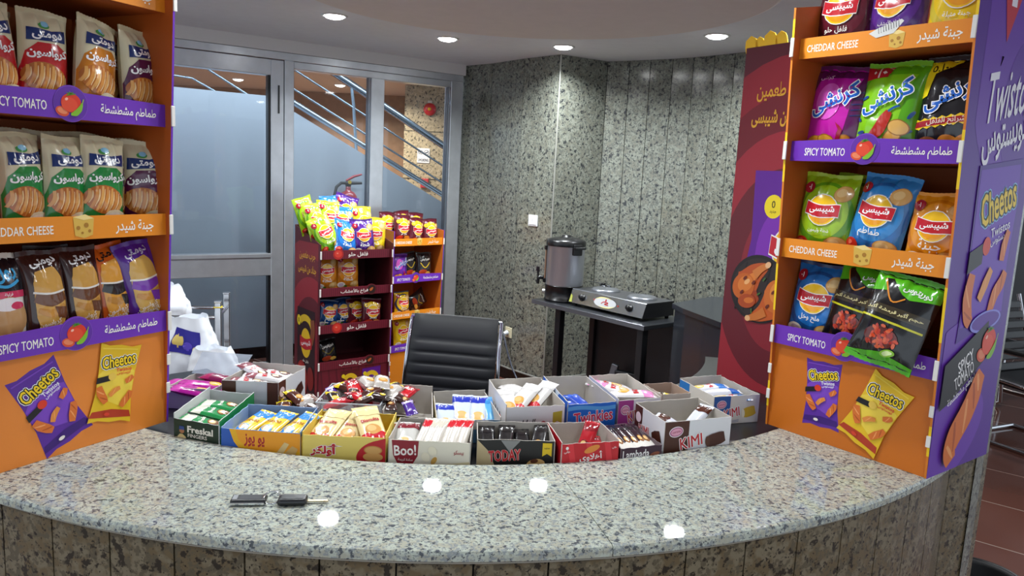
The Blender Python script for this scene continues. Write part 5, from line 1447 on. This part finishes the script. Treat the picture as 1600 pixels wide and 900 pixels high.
where = ['at the front of the tub', 'on top in the middle of the heap', 'on the upper right slope of the heap', 'crowning the right end of the heap', 'at the front right of the tub', 'at the left front of the tub', 'at the back left of the heap', 'high in the middle of the heap',
         'in the centre of the tub', 'at the right wall of the tub', 'low at the front left of the tub', 'at the left wall of the tub', 'in the back left corner of the tub', 'at the back of the tub', 'in the back right corner of the heap']
for (k, s, t_, dz, yaw), wd in zip(heap, where):
    packet(sweet_kinds[k], Q['basket'], s, t_, DESK + dz, yaw, sk_name[k] + ' wrapped sweet ' + wd, 'loose sweets in the clear tub', 'wrapped_sweet', 'sweet', rnd.uniform(5, 30), rnd.uniform(-20, 20))
heap2 = [(3, .10, .30, .075, 10), (2, .04, .66, .092, -30), (4, .50, .34, .068, 20), (3, .28, .52, .078, 70), (0, .36, .78, .082, -20), (5, .12, .84, .090, 45)]
wh2 = ['at the front left of the dotted box', 'on the left rim of the dotted box', 'lying in the middle of the dotted box', 'left of the middle in the dotted box', 'at the back of the dotted box', 'in the back left corner of the dotted box']
for (k, s, t_, dz, yaw), wd in zip(heap2, wh2):
    packet(sweet_kinds[k], Q['dots'], s, t_, DESK + dz, yaw, sk_name[k] + ' wrapped sweet ' + wd, 'loose sweets in the dotted box', 'wrapped_sweet', 'sweet', rnd.uniform(5, 25), rnd.uniform(-15, 15))
QS = [(-.655, 2.075), (-.55, 2.075), (-.55, 2.20), (-.655, 2.20)]
heap3 = [(1, .15, .2, .030, 20), (4, .40, .15, .022, 70), (3, .70, .3, .022, -30), (1, .30, .6, .048, 60), (3, .85, .7, .026, 10), (2, .60, .6, .036, -50), (5, .1, .75, .026, 30)]
wh3 = ['at the left of the small desk heap', 'at the front of the small desk heap', 'at the right front of the small desk heap', 'on top of the small desk heap', 'at the right end of the small desk heap', 'in the middle of the small desk heap', 'at the back of the small desk heap']
for (k, s, t_, dz, yaw), wd in zip(heap3, wh3):
    packet(sweet_kinds[k], QS, s, t_, DESK + dz + .015, yaw, sk_name[k] + ' wrapped sweet ' + wd + '', 'loose sweets heaped on the desk', 'wrapped_sweet', 'sweet', rnd.uniform(5, 25), rnd.uniform(-15, 15))

# ================================================================ FURNITURE AND SMALL THINGS
# ---- office chair behind the desk
LEA = M('17191d', 0.46, bump=0.02)
ch = empty('office_chair', 'black ribbed leather office chair with chrome frame behind the sweet boxes', 'chair', (-0.27, 3.42, 0), math.radians(-9))
mb = MB()
segs = [(0.50, .055), (0.585, .052), (0.665, .05), (0.745, .05), (0.825, .052), (0.985, .12)]
prof = []
zc = 0.48
def back_y(z): return -0.02 - 0.16 * (z - 0.48) + 0.05 * (1 - ((z - .7) / .3) ** 2)
bounds = [0.46, 0.512, 0.564, 0.616, 0.668, 0.720, 0.772, 0.824, 0.877, 0.992]
def back_pt(a, z, side):
    w = 0.205 + 0.012 * (0.99 - z) / .5
    k = max(i for i in range(len(bounds) - 1) if bounds[i] <= z + 1e-6)
    f = (z - bounds[k]) / (bounds[k + 1] - bounds[k])
    pf = 0.007 * (max(0.0, math.sin(PI * min(1, max(0, f)))) ** 0.45)
    rim = max(0.0, 1 - abs(a) ** 8)
    return Vector((a * w, -back_y(z) * 0 - back_y(z) + side * (0.012 + pf) * rim - 0.02 * (1 - a * a) * -1 * .6, z))
zs = [b0 + (b1 - b0) * k / 8 for b0, b1 in zip(bounds[:-1], bounds[1:]) for k in range(8)] + [bounds[-1]]
for side in (-1, 1):
    vs = [back_pt(-1 + 2 * i / 20, z, side) for z in zs for i in range(21)]
    fs = [(j * 21 + i, j * 21 + i + 1, (j + 1) * 21 + i + 1, (j + 1) * 21 + i) for j in range(len(zs) - 1) for i in range(20)]
    mb.add(vs, fs if side < 0 else [f[::-1] for f in fs], LEA, True)
vs = [back_pt(-1 + 2 * i / 20, bounds[-1], s) for s in (-1, 1) for i in range(21)]
mb.add(vs, [(i, i + 1, 22 + i, 21 + i) for i in range(20)], LEA, True)
mb.build('backrest', ch)
mb = MB()
mb.tube([back_pt(0, .985, 1) * 0 + Vector((x, -back_y(.985) + 0.012, .975)) for x in (-.222, .222)], .014, CHROME, 12)
mb.build('top_bar', ch)
for sx in (-1, 1):
    mb = MB()
    pts = [Vector((sx * (.216 + .012 * (.985 - z) / .5), -back_y(z) + .006, z)) for z in (.975, .9, .8, .7, .6, .5, .46)]
    pts += [Vector((sx * .228, .02, .43)), Vector((sx * .228, -.10, .425)), Vector((sx * .228, -.42, .44))]
    mb.tube(pts, .010, CHROME, 8); mb.build('side_rail', ch)
    mb = MB(); mb.tube([(sx * .235, .05, .58), (sx * .255, -.05, .62), (sx * .255, -.26, .62), (sx * .24, -.30, .46)], .011, CHROME, 8); mb.build('armrest', ch)
mb = MB(); mb.box((0, -.20, .445), (.44, .44, .045), LEA, None, .018, 3); mb.build('seat', ch)
mb = MB(); mb.tube([(0, -.20, .42), (0, -.20, .10)], [.028, .024], CHROME, 14); mb.build('gas_column', ch)
for k in range(5):
    a = 2 * PI * k / 5
    mb = MB(); mb.tube([(0, -.20, .11), (.15 * math.cos(a), -.20 + .15 * math.sin(a), .095), (.28 * math.cos(a), -.20 + .28 * math.sin(a), .065)], [.024, .018, .012], CHROME, 8)
    lg = mb.build('base_leg', ch)
    mb = MB(); c, s = math.cos(a), math.sin(a)
    mb.tube([(.28 * c - .012 * s, -.20 + .28 * s + .012 * c, .028), (.28 * c + .012 * s, -.20 + .28 * s - .012 * c, .028)], .0275, RUBBER, 14); mb.build('caster', lg)

# ---- slim table with tea urn and hot plate
TD_ = Vector((0.6362, -0.7715, 0)); TN = Vector((0.7715, 0.6362, 0))
tang = math.atan2(TD_.y, TD_.x)
tb = empty('side_table', 'dark grey slim table under the tea urn by the granite wall', 'table', (0.149, 5.276, 0), tang)
mb = MB(); mb.box((.515, .22, .785), (1.043, .44, .03), M('2a2c30', 0.28), None, .003, 1); mb.build('table_top', tb)
mb = MB(); mb.box((.515, -.0012, .785), (1.043, .003, .03), M('73767c', 0.3, 0.6), None, .001, 1); mb.build('front_edge', tb)
for x in (.24, .985):
    for y in (.05, .39):
        mb = MB(); mb.box((x, y, .385), (.05, .05, .77), M('16171a', 0.4), None, .003, 1); mb.build('leg', tb)
mb = MB(); mb.box((.61, .40, .40), (.70, .018, .74), M('1a1a1d', 0.5)); mb.build('modesty_panel', tb)

STEEL = M('b4b8bf', 0.30, 0.65, bump=0.015)
BLKP = M('121214', 0.3)
ur = empty('tea_urn', 'stainless steel tea urn with black lid and tap on the slim table', 'urn', (0.365, 5.288, 0.8005), tang - .15)
mb = MB(); mb.lathe([(.128, 0), (.136, .004), (.136, .014), (.132, .016), (.132, .105), (.136, .108), (.136, .113), (.118, .113)], BLKP, 40); mb.build('base', ur)
mb = MB(); mb.lathe([(.132, .113), (.1345, .118), (.1345, .385), (.137, .388), (.137, .394), (.12, .394)], STEEL, 48); mb.build('tank', ur)
mb = MB(); mb.lathe([(.139, .388), (.140, .396), (.140, .420), (.132, .430), (.08, .445), (.035, .450), (.03, .462), (.0005, .464)], BLKP, 40); mb.build('lid', ur)
for sx in (-1, 1):
    mb = MB(); mb.box((sx * .138, -.02 * 0 , .37), (.03, .07, .075), BLKP, None, .006, 2); mb.box((sx * .165, 0, .385), (.045, .085, .016), BLKP, None, .006, 2); mb.build('handle', ur)
mb = MB(); mb.tube([(-.075, -.108, .155), (-.090, -.150, .155), (-.092, -.165, .148)], .014, BLKP, 12); mb.tube([(-.092, -.158, .15), (-.093, -.160, .11)], .011, BLKP, 12)
mb.tube([(-.092, -.158, .155), (-.094, -.163, .20)], .007, BLKP, 8); mb.box((-.094, -.164, .215), (.034, .010, .035), BLKP, None, .004, 2); mb.build('tap', ur)
mb = MB(); mb.tube([(-.052, -.130, .14), (-.052, -.130, .36)], .006, M('8c6f5a', .2), 10); mb.box((-.052, -.131, .37), (.02, .02, .03), BLKP, None, .003, 1); mb.box((-.052, -.131, .14), (.02, .02, .03), BLKP, None, .003, 1); mb.build('sight_gauge', ur)
mb = MB(); mb.tube([(-.115, -.075, .05), (-.132, -.088, .05)], .016, M('c8c8c8', .3, .8), 14); mb.build('dial', ur)

hp = empty('hot_plate', 'stainless steel double hot plate with printed control panel beside the urn', 'hot plate', tuple(Vector((0.149, 5.276, 0.8005)) + TD_ * .285 + TN * .085), tang)
HPS = M('b4b7bc', 0.26, 1.0)
mb = MB()
L_, Dp = .66, .30
sec = [(.0, .018), (-.004, .022), (.028, .108), (.034, .112), (Dp, .112), (Dp, .018)]
vs = [(x, y, z) for x in (0, L_) for y, z in sec]; n = len(sec)
mb.add(vs, [(i, (i + 1) % n, n + (i + 1) % n, n + i) for i in range(3)], HPS)
mb.add(vs, [(i, (i + 1) % n, n + (i + 1) % n, n + i) for i in range(3, n)], M('55565a', .35, .6))
mb.add(vs, [tuple(range(n))[::-1], tuple(range(n, 2 * n))], M('17171a', .4))
p = Print(mb, flatS((0, -.004, .022), (1, 0, 0), (0, .349, .937), (0, -.937, .349)), (0.002, L_ - .002, .002, .088), rough=.35)
p.ell(L_ * .49, .046, .105, .036, '2a2a2c', n=36); p.ell(L_ * .49, .045, .100, .034, 'c2c4c6', n=36); p.l += .0002
p.stroke([(L_ * .49 - .09, .060), (L_ * .49 - .05, .074), (L_ * .49, .078), (L_ * .49 + .05, .074)], [.002, .008, .006, .001], 'e0d890'); p.stroke([(L_ * .49 + .09, .030), (L_ * .49 + .05, .018), (L_ * .49, .014), (L_ * .49 - .05, .018)], [.002, .008, .006, .001], 'e0d890')
p.stroke([(L_ * .49 - .03, .036), (L_ * .49 - .01, .050), (L_ * .49 + .03, .046), (L_ * .49, .036), (L_ * .49 + .035, .032)], .006, 'b0202a'); p.ell(L_ * .49 + .005, .062, .006, .008, 'b0202a')
p.ell(L_ * .34, .052, .006, .006, 'b02a2a'); p.ell(L_ * .67, .042, .006, .006, 'b02a2a')
p.poly([(0.003, .002), (.03, .002), (.022, .045), (.003, .06)], 'b8bc5a')
mb.build('body', hp)
for x in (.115, .54):
    mb = MB(); X = Matrix.Translation((x, .010, .066)) @ Matrix.Rotation(math.radians(90 - 20.4), 4, 'X')
    k0 = MB(); k0.lathe([(.024, 0), (.024, .006), (.018, .009), (.016, .024), (.0005, .025)], BLKP, 24); mb.add([X @ Vector(v) for v in k0.v], k0.f, BLKP, True)
    mb.build('knob', hp)
for x in (.175, .50):
    mb = MB(); mb.lathe([(.098, .112), (.098, .118), (.088, .126), (.085, .128), (.04, .126), (.036, .124), (.0005, .124)], M('7f8288', .35, .7), 40, (x, .17, 0)); mb.build('burner_plate', hp)
for x in (.03, L_ - .03):
    for y in (.03, Dp - .03):
        mb = MB(); mb.lathe([(.012, 0), (.014, .018)], RUBBER, 12, (x, y, 0)); mb.disc((x, y, 0.0002), .012, RUBBER, 12); mb.build('foot', hp)

# small steel utensils behind the hot plate
for k, (s, n_, rot, lb) in enumerate(((.235, .405, 20, 'dark spoon lying behind the hot plate next to the urn'), (.33, .41, -35, 'steel spoon lying behind the hot plate nearer the right'))):
    o = Vector((0.149, 5.276, 0.8005)) + TD_ * s + TN * n_
    t = empty('spoon', lb, 'spoon', o, tang + math.radians(rot), 'utensils behind the hot plate')
    mb = MB(); mb.tube([(-.07, 0, .130), (0, 0, .128), (.03, 0, .125)], [.003, .003, .004], CHROME, 8); mb.build('handle', t)
    mb = MB(); mb.lathe([(.0005, .118), (.012, .120), (.018, .128), (.0165, .128), (.010, .122), (.0005, .121)], CHROME if k else BLKP, 18, (.045, 0, 0)); mb.build('bowl', t)
    mb = MB(); mb.lathe([(.020, 0), (.022, .002), (.024, .118), (.022, .118)], M('3a3c40', .3, .5), 20, (.045, 0, 0)); mb.build('cup', t)

# ---- black curved desk against the back wall
dk = empty('side_desk', 'glossy black side desk with curved front between the hot plate table and the red stand', 'desk', (0, 0, 0))
DKM = M('2b2f36', 0.22)
mb = MB(); mb.prism([(.958, 4.44), (.985, 4.27), (1.04, 4.08), (1.098, 3.895), (1.20, 3.66), (1.42, 3.55), (1.72, 4.0), (1.60, 4.75), (1.28, 4.78)], .925, .955, DKM); mb.build('desk_top', dk)
mb = MB()
fp = [(.972, 4.42), (1.0, 4.27), (1.055, 4.08), (1.112, 3.90), (1.212, 3.68)]
for a, b in zip(fp[:-1], fp[1:]):
    a, b = Vector((*a, 0)), Vector((*b, 0)); n = (b - a).normalized().cross(Vector((0, 0, 1)))
    mb.prism([a[:2], b[:2], (b - n * .018)[:2], (a - n * .018)[:2]], 0, .925, DKM)
mb.build('front_panel', dk)
mb = MB(); mb.prism([(.99, 4.44), (1.26, 4.74), (1.27, 4.72), (1.0, 4.42)], 0, .925, DKM); mb.build('end_panel', dk)

# ---- switch and sockets on the granite wall
WA, WB = Vector((.012, 5.995, 0)), Vector((.276, 5.71, 0))
wd = (WB - WA).normalized(); wn = wd.cross(Vector((0, 0, 1)))
def plate(name, label, cat, s, z, w, h, col, base=WA, d=wd, n=wn):
    o = base + d * s + Vector((0, 0, z)) + n * .0005
    t = empty(name, label, cat, o, math.atan2(d.y, d.x))
    mb = MB(); mb.box((0, -.005, 0), (w, .010, h), M(col, .4), None, .003, 2); mb.build('plate', t)
    return t
sw = plate('light_switch', 'white light switch on the granite wall left of the pillar corner', 'light switch', .190, 1.317, .098, .086, 'e4e4e6')
for x in (-.022, .022):
    mb = MB(); mb.box((x, -.012, 0), (.040, .006, .064), M('dedee0', .35), None, .002, 1); mb.build('rocker', sw)
WA2, WB2 = Vector((-.245, 6.347, 0)), Vector((.012, 5.995, 0))
d2 = (WB2 - WA2).normalized(); n2 = d2.cross(Vector((0, 0, 1)))
so = plate('wall_socket', 'cream wall socket with a plugged in cable right of the chair', 'socket', .405, .392, .085, .085, 'd6cfb0', WA2, d2, n2)
mb = MB(); mb.box((0, -.012, 0), (.05, .005, .05), M('c9c2a4', .4), None, .002, 1); mb.build('outlet', so)
so2 = plate('wall_socket', 'white wall socket partly hidden behind the chair backrest', 'socket', .245, .41, .085, .11, 'cfcab8', WA2, d2, n2)
mb = MB(); mb.box((0, -.012, 0), (.05, .005, .05), M('c4bfae', .4), None, .002, 1); mb.build('outlet', so2)
po = WA2 + d2 * .405 + Vector((0, 0, .392)) + n2 * .016
pc = empty('plug_cable', 'white plug with dark blue cable trailing down the granite wall', 'cable', po, 0)
mb = MB(); mb.tube([(0, 0, 0), tuple(n2 * .03 + Vector((-.006, 0, -.01)))], [.020, .015], M('c9ced4', .4), 12); mb.build('plug', pc)
cp = [n2 * .03 + Vector((-.006, 0, -.012)), n2 * .045 + d2 * .03 + Vector((0, 0, -.05)), n2 * .05 + d2 * .08 + Vector((0, 0, -.14)), n2 * .05 + d2 * .16 + Vector((0, 0, -.26)), n2 * .06 + d2 * .27 + Vector((0, 0, -.35)), n2 * .10 + d2 * .36 + Vector((0, 0, -.385))]
mb = MB(); mb.tube(cp, .007, M('2a3040', .4), 8); mb.build('cable', pc)
# power adapter and regulator hanging below the table
ad = empty('power_adapter', 'silver and black power adapter leaning under the slim table', 'adapter', (0.70, 5.06, 0.0), tang + .3)
mb = MB(); mb.box((0, 0, .22), (.05, .03, .40), M('7d828a', .35, .5), Matrix.Rotation(math.radians(12), 3, 'Y'), .006, 2); mb.build('silver_bar', ad)
mb = MB(); mb.box((.13, 0, .20), (.17, .05, .36), M('202226', .4), None, .008, 2); mb.build('housing', ad)
mb = MB(); mb.tube([(.15, -.024, .30), (.15, -.034, .30)], .03, M('9a9ea4', .3, .6), 16); mb.tube([(.15, -.033, .30), (.15, -.036, .30)], .017, BLACK, 16); mb.build('socket_ring', ad)

# ---- keys on the counter
ky = empty('car_keys', 'black car key and leather fob on a split ring on the countertop', 'keys', (-0.47, 1.535, 0.9505), math.radians(8))
mb = MB(); mb.box((-.072, .006, .007), (.074, .034, .012), M('15161a', .3), None, .005, 3)
p = Print(mb, flatS((-.072, .006, .0131), (1, 0, 0), (0, 1, 0), (0, 0, 1)), (-.04, .04, -.02, .02), rough=.3)
p.rc(.004, .0, .044, .022, '2a2d34'); p.rc(-.028, .0, .010, .022, '8a8d92')
mb.build('leather_fob', ky)
mb = MB(); mb.box((-.072, -.0115, .0055), (.070, .002, .006), CHROME, None, .0008, 1); mb.build('metal_edge', ky)
mb = MB(); mb.tube([(-.024 + .017 * math.cos(2 * PI * k / 24), .004 + .015 * math.sin(2 * PI * k / 24), .012 + .008 * math.sin(2 * PI * k / 24)) for k in range(25)], .0019, CHROME, 8, False); mb.build('split_ring', ky)
mb = MB(); mb.box((.020, .0, .0085), (.062, .036, .015), M('17181c', .28), None, .007, 3)
p = Print(mb, flatS((.020, 0, .0161), (1, 0, 0), (0, 1, 0), (0, 0, 1)), (-.03, .03, -.018, .018), rough=.3)
p.rc(-.010, 0, .022, .024, '25272d'); p.rc(.014, 0, .016, .020, '1e2025')
mb.build('key_head', ky)
mb = MB(); mb.box((.072, .002, .005), (.044, .009, .0022), M('b8a888', .3, .9), None, .0006, 1); mb.box((.090, -.001, .005), (.010, .004, .0022), M('b8a888', .3, .9)); mb.build('key_blade', ky)

# ---- rack with white carrier bags by the door
rk = empty('chrome_rack', 'chrome tube rack with white carrier bags by the door', 'rack', (-1.80, 4.24, 0), math.radians(12)); rk.scale = (1, 1, .965)
for x, y in ((-.42, 0), (.12, 0), (-.42, .30), (.12, .30)):
    mb = MB(); mb.box((x, y, .445), (.034, .034, .89), CHROME, None, .003, 1); mb.box((x, y, .895), (.040, .040, .012), CHROME, None, .003, 1); mb.build('post', rk)
for z in (.80, .52, .12):
    for y in (0, .30):
        mb = MB(); mb.tube([(-.42, y, z), (.12, y, z)], .011, CHROME, 10); mb.build('rail', rk)
for z in (.80, .12):
    for x in (-.42, .12):
        mb = MB(); mb.tube([(x, 0, z), (x, .30, z)], .009, CHROME, 10); mb.build('rail', rk)
mb = MB(); mb.tube([(.12 + .020 * s, .020 * c, .862) for s, c in ((-1, -1), (1, -1), (1, 1), (-1, 1), (-1, -1))], .004, M('d9c02a', .4), 6); mb.build('yellow_tie', rk)
WP = M('e6eaf0', 0.35)
def carrier(name, label, loc, rot, W, H, D, seed, handle=True, art=None, group='white carrier bags on the rack'):
    """crumpled plastic bag: closed lumpy body, open wavy mouth and loop handles"""
    t = empty(name, label, 'carrier bag', loc, rot, group)
    mb = MB(); nu, nv = 40, 26
    def f(a, b):
        th = 2 * PI * a
        c, s = math.cos(th), math.sin(th)
        r = (abs(c) ** 2.6 + abs(s) ** 2.6) ** (-1 / 2.6)
        k = 0.84 + 0.22 * math.sin(PI * min(1, b * 1.1)) - 0.18 * max(0, b - .72) / .28
        nzv = noise.noise(Vector((c * 3 + seed, s * 3, b * 5))) * .16 + noise.noise(Vector((c * 8, s * 8 + seed, b * 13))) * .07 + 0.03 * math.sin(9 * th + 6 * b + seed) * b
        z = b * H * (1 + 0.06 * noise.noise(Vector((c * 2 + seed, s * 2, 9.1))) * b)
        kk = r * k * (1 + nzv)
        if b == 0: kk *= .8
        return Vector((c * kk * W / 2, s * kk * D / 2, z))
    mb.grid(f, nu, nv, WP)
    mb.add([f(i / nu, 0) for i in range(nu)], [tuple(range(nu - 1, -1, -1))], WP)
    mb.grid(lambda a, b: Vector((f(a, .97).x * (1 - b * .96), f(a, .97).y * (1 - b * .96), f(a, .97).z - .03 - .04 * b + .018 * noise.noise(Vector((a * 9, b * 7, seed))))), nu, 6, WP)
    if art:
        Pr = Print(mb, lambda u, v, l=0.0: f(.75 + u / (W * 2.4), v / H) + Vector((0, -.006 - l, 0)), (-W * .3, W * .3, H * .1, H * .9), cell=.02, step=.0006)
        art(Pr, W, H)
    mb.build('bag_body', t)
    if handle:
        for sy in (-1, 1):
            mb = MB(); n = 14
            ctr = [(W * .22 * math.cos(PI * k / n), sy * D * .22 + .01 * math.sin(3 * k), H * .94 + W * .32 * math.sin(PI * k / n)) for k in range(n + 1)]
            vs = []
            for x, y, z in ctr: vs += [(x - .014, y, z - .004), (x + .014, y + .004, z + .006)]
            mb.add(vs, [(2 * k, 2 * k + 1, 2 * k + 3, 2 * k + 2) for k in range(n)], WP, True)
            mb.build('loop_handle', t)
    return t
def art_bag(p, W, H):
    p.poly([(-W * .16, H * .62), (W * .20, H * .57), (W * .24, H * .84), (-W * .12, H * .89)], '2f2a8c')
    p.ell(-W * .06, H * .74, W * .07, H * .08, 'd9c06a'); p.ell(W * .06, H * .68, W * .06, H * .05, '5a4ab8'); p.ell(W * .16, H * .64, W * .04, H * .04, 'e0d0a0')
carrier('carrier_bag', 'tall white quilted bag behind the chrome rail at the left', (-2.10, 4.42, .505), .1, .34, .42, .22, 1.3, False)
carrier('carrier_bag', 'white carrier bag with purple printed patch hanging on the rack', (-1.72, 3.94, .38), .12, .30, .46, .16, 4.1, False, art_bag)
carrier('carrier_bag', 'crumpled white carrier bag with open mouth at the right of the rack', (-1.53, 3.80, .38), .2, .25, .33, .18, 7.7, False)
carrier('carrier_bag', 'white carrier bag lowest at the left beside the orange stand', (-1.93, 3.72, .38), .0, .30, .30, .16, 11.2, False)
# low stool that carries the bags in front of the rack
st = empty('low_bench', 'low dark bench hidden beneath the white carrier bags', 'bench', (-1.70, 3.86, 0), .15)
mb = MB(); mb.box((0, 0, .365), (.78, .40, .03), M('1a1a1c', .5), None, .004, 1); mb.build('bench_top', st)
for x in (-.35, .35):
    for y in (-.16, .16):
        mb = MB(); mb.box((x, y, .175), (.03, .03, .35), M('1a1a1c', .5)); mb.build('leg', st)

# ---- stair rails, extinguisher, bell and signs beyond the glass
BLUE_STEEL = M('a9bccb', 0.22, 0.9)
def rail(label, pts, r, name='stair_rail'):
    mb = MB(); mb.tube([dw(u, z, o) for u, z, o in pts], r, BLUE_STEEL, 12)
    o = mb.build(name); tag(o, label, 'rail', 'metal stair rails behind the glass'); return o
sl = -0.506
def lp(u, u0, z0): return z0 + sl * (u - u0)
RU, RP = (0.86, 3.1), .80
rail('thick lower stair rail just above the white stair wall', [(u, lp(u, 1.040, 2.196), RP) for u in RU], .026)
rail('thick upper stair handrail crossing the two fixed panes', [(u, lp(u, 1.516, 2.419), RP) for u in (.9, 3.1)], .034)
rail('thin stair rail next above the thick lower rail', [(u, lp(u, 1.040, 2.308), RP) for u in RU], .0095)
rail('thin stair rail next below the thick upper handrail', [(u, lp(u, 1.133, 2.423), RP) for u in RU], .0095)
rail('thin sloping rail at the right behind the top of the door pane', [(.30, 2.44, .78), (.41, 2.357, .78), (.70, 2.20, .78)], .009)
rail('bent thin rail at the left behind the top of the door pane', [(-.3, 2.33, .78), (.139, 2.294, .78), (.272, 2.286, .78), (.45, 2.20, .78)], .008)
mb = MB(); mb.tube([dw(1.60, 2.38, RP), dw(1.625, 2.2, RP), dw(1.66, 1.76, RP)], .014, BLUE_STEEL, 10)
tag(mb.build('rail_post'), 'upright rail post joining the stair rails', 'rail post')

REDM = M('9c1c28', 0.28, 0, 0.4)
ex = empty('fire_extinguisher', 'red fire extinguisher with black hose on the stair wall behind the glass', 'fire extinguisher', dw(1.505, .86, .60), math.atan2(EU.y, EU.x))
mb = MB(); mb.lathe([(.0005, 0), (.078, .002), (.083, .02), (.083, .50), (.078, .54), (.055, .575), (.026, .59), (.022, .61), (.022, .625), (.0005, .63)], REDM, 32); mb.build('cylinder', ex)
mb = MB(); mb.lathe([(.020, .62), (.026, .635), (.026, .665), (.012, .68), (.0005, .682)], BLACK, 20); mb.tube([(.01, 0, .655), (.12, -.01, .66)], [.016, .012], BLACK, 10); mb.build('valve', ex)
mb = MB(); mb.tube([(-.02, 0, .675), (.05, -.005, .715), (.12, -.008, .735)], [.010, .012, .008], REDM, 10); mb.build('lever', ex)
mb = MB(); mb.tube([(0, -.03, .665), (0, -.036, .665)], .016, M('d9b83a', .3, .5), 14); mb.build('gauge', ex)
mb = MB(); mb.tube([(-.02, -.005, .655), (-.07, -.012, .655), (-.115, -.02, .62), (-.135, -.03, .55), (-.138, -.03, .42), (-.13, -.03, .25)], .013, RUBBER, 12); mb.build('hose', ex)
mb = MB(); mb.box((0, .09, .40), (.05, .012, .2), M('8a8c90', .4, .6)); mb.box((0, .088, .40), (.18, .012, .03), M('8a8c90', .4, .6)); mb.build('wall_bracket', ex)

be = empty('alarm_bell', 'red round alarm bell high on the beige granite pillar', 'alarm bell', (-1.055, 8.999, 2.353), 0)
mb = MB(); mb.box((0, -.012, .06), (.05, .024, .08), M('c8c8c4', .5), None, .004, 1); mb.build('back_box', be)
X = Matrix.Rotation(PI / 2, 4, 'X')
mb = MB(); k0 = MB(); k0.lathe([(.073, .015), (.073, .022), (.066, .042), (.04, .055), (.0005, .058)], REDM, 28); mb.add([X @ Vector(v) for v in k0.v], k0.f, M('c8202c', .3, 0, .3), True); mb.disc((0, -.015, 0), .073, REDM, 28, Matrix.Rotation(PI / 2, 3, 'X')); mb.build('gong', be)
mb = MB(); k0 = MB(); k0.lathe([(.020, .056), (.018, .066), (.0005, .068)], REDM, 20); mb.add([X @ Vector(v) for v in k0.v], k0.f, M('e6b42a', .4), True); mb.build('hub', be)
ns = empty('no_smoking_sign', 'white no smoking sign with dark lettering on the beige granite pillar', 'sign', (-1.115, 8.994, 1.82), 0)
mb = MB(); mb.box((0, 0, 0), (.145, .006, .17), M('e8eaec', .4), None, .001, 1)
p = Print(mb, flatS((0, -.003, 0), (1, 0, 0), (0, 0, 1), (0, -1, 0)), (-.072, .072, -.084, .084), rough=.4)
p.txt('NO', -.036, .035, '1c2c4c', w=.055, h=.050, off=.02); p.ell(.036, .035, .030, .030, '1c2c4c'); p.ell(.036, .035, .024, .024, 'e8eaec'); p.rc(.036, .035, .034, .009, '1c2c4c'); p.at(.036, .035, 45); p.rc(0, 0, .050, .006, '1c2c4c'); p.at()
p.txt('SMOKING', 0, -.052, '1c2c4c', w=.120, h=.032, off=.02)
mb.build('sign_board', ns)
fc = empty('fire_call_point', 'small red fire call point low on the beige granite pillar', 'call point', (-1.09, 8.999, 1.50), 0)
mb = MB(); mb.box((0, -.015, 0), (.095, .03, .11), M('b0303a', .4), None, .006, 2); mb.build('housing', fc)
mb = MB(); mb.box((0, -.031, 0), (.05, .004, .045), M('d8c8c4', .4), None, .001, 1); mb.build('press_plate', fc)

# ---- visitor seats and bin on the lobby side
def visitor(loc, rot, label):
    t = empty('visitor_chair', label, 'chair', loc, rot, 'black visitor chairs in the lobby')
    for k in range(7):
        z = .50 + .068 * k
        mb = MB(); mb.box((0, .24 + .05 * k * .5 - .02, z), (.52, .022, .055), LEA, Matrix.Rotation(math.radians(-12), 3, 'X'), .008, 2); mb.build('back_slat', t)
    mb = MB(); mb.box((0, 0, .435), (.52, .48, .05), LEA, Matrix.Rotation(math.radians(3), 3, 'X'), .016, 3); mb.build('seat', t)
    for sx in (-1, 1):
        mb = MB()
        mb.tube([(sx * .28, .40, .98), (sx * .28, .24, .46), (sx * .28, -.24, .43), (sx * .28, -.28, .40), (sx * .28, -.30, .04), (sx * .28, -.26, .014), (sx * .28, .30, .014)], .014, CHROME, 10); mb.build('side_frame', t)
        mb = MB(); mb.tube([(sx * .28, -.26, .42), (sx * .31, -.24, .60), (sx * .31, -.18, .65), (sx * .31, .15, .65), (sx * .29, .27, .60)], .012, CHROME, 10); mb.box((sx * .31, -.02, .668), (.05, .28, .022), RUBBER, None, .008, 2); mb.build('armrest', t)
    mb = MB(); mb.tube([(-.28, .30, .014), (.28, .30, .014)], .014, CHROME, 10); mb.build('floor_bar', t)
    return t
visitor((3.62, 5.00, 0), math.radians(25), 'black slatted visitor chair with chrome frame nearest the end pillar')
visitor((4.10, 6.30, 0), math.radians(25), 'black slatted visitor chair with chrome frame further back in the lobby')
bn = empty('waste_bin', 'black round waste bin at the foot of the end pillar', 'bin', (1.70, 2.50, 0), 0)
mb = MB(); mb.lathe([(.0005, .0), (.115, .0), (.12, .006), (.145, .33), (.150, .335), (.150, .345), (.140, .345), (.136, .33), (.11, .012), (.0005, .010)], RUBBER, 36); mb.build('bin_body', bn)
mb = MB(); mb.lathe([(.152, .338), (.154, .343), (.150, .350), (.146, .346)], BLACK, 36); mb.build('rim', bn)
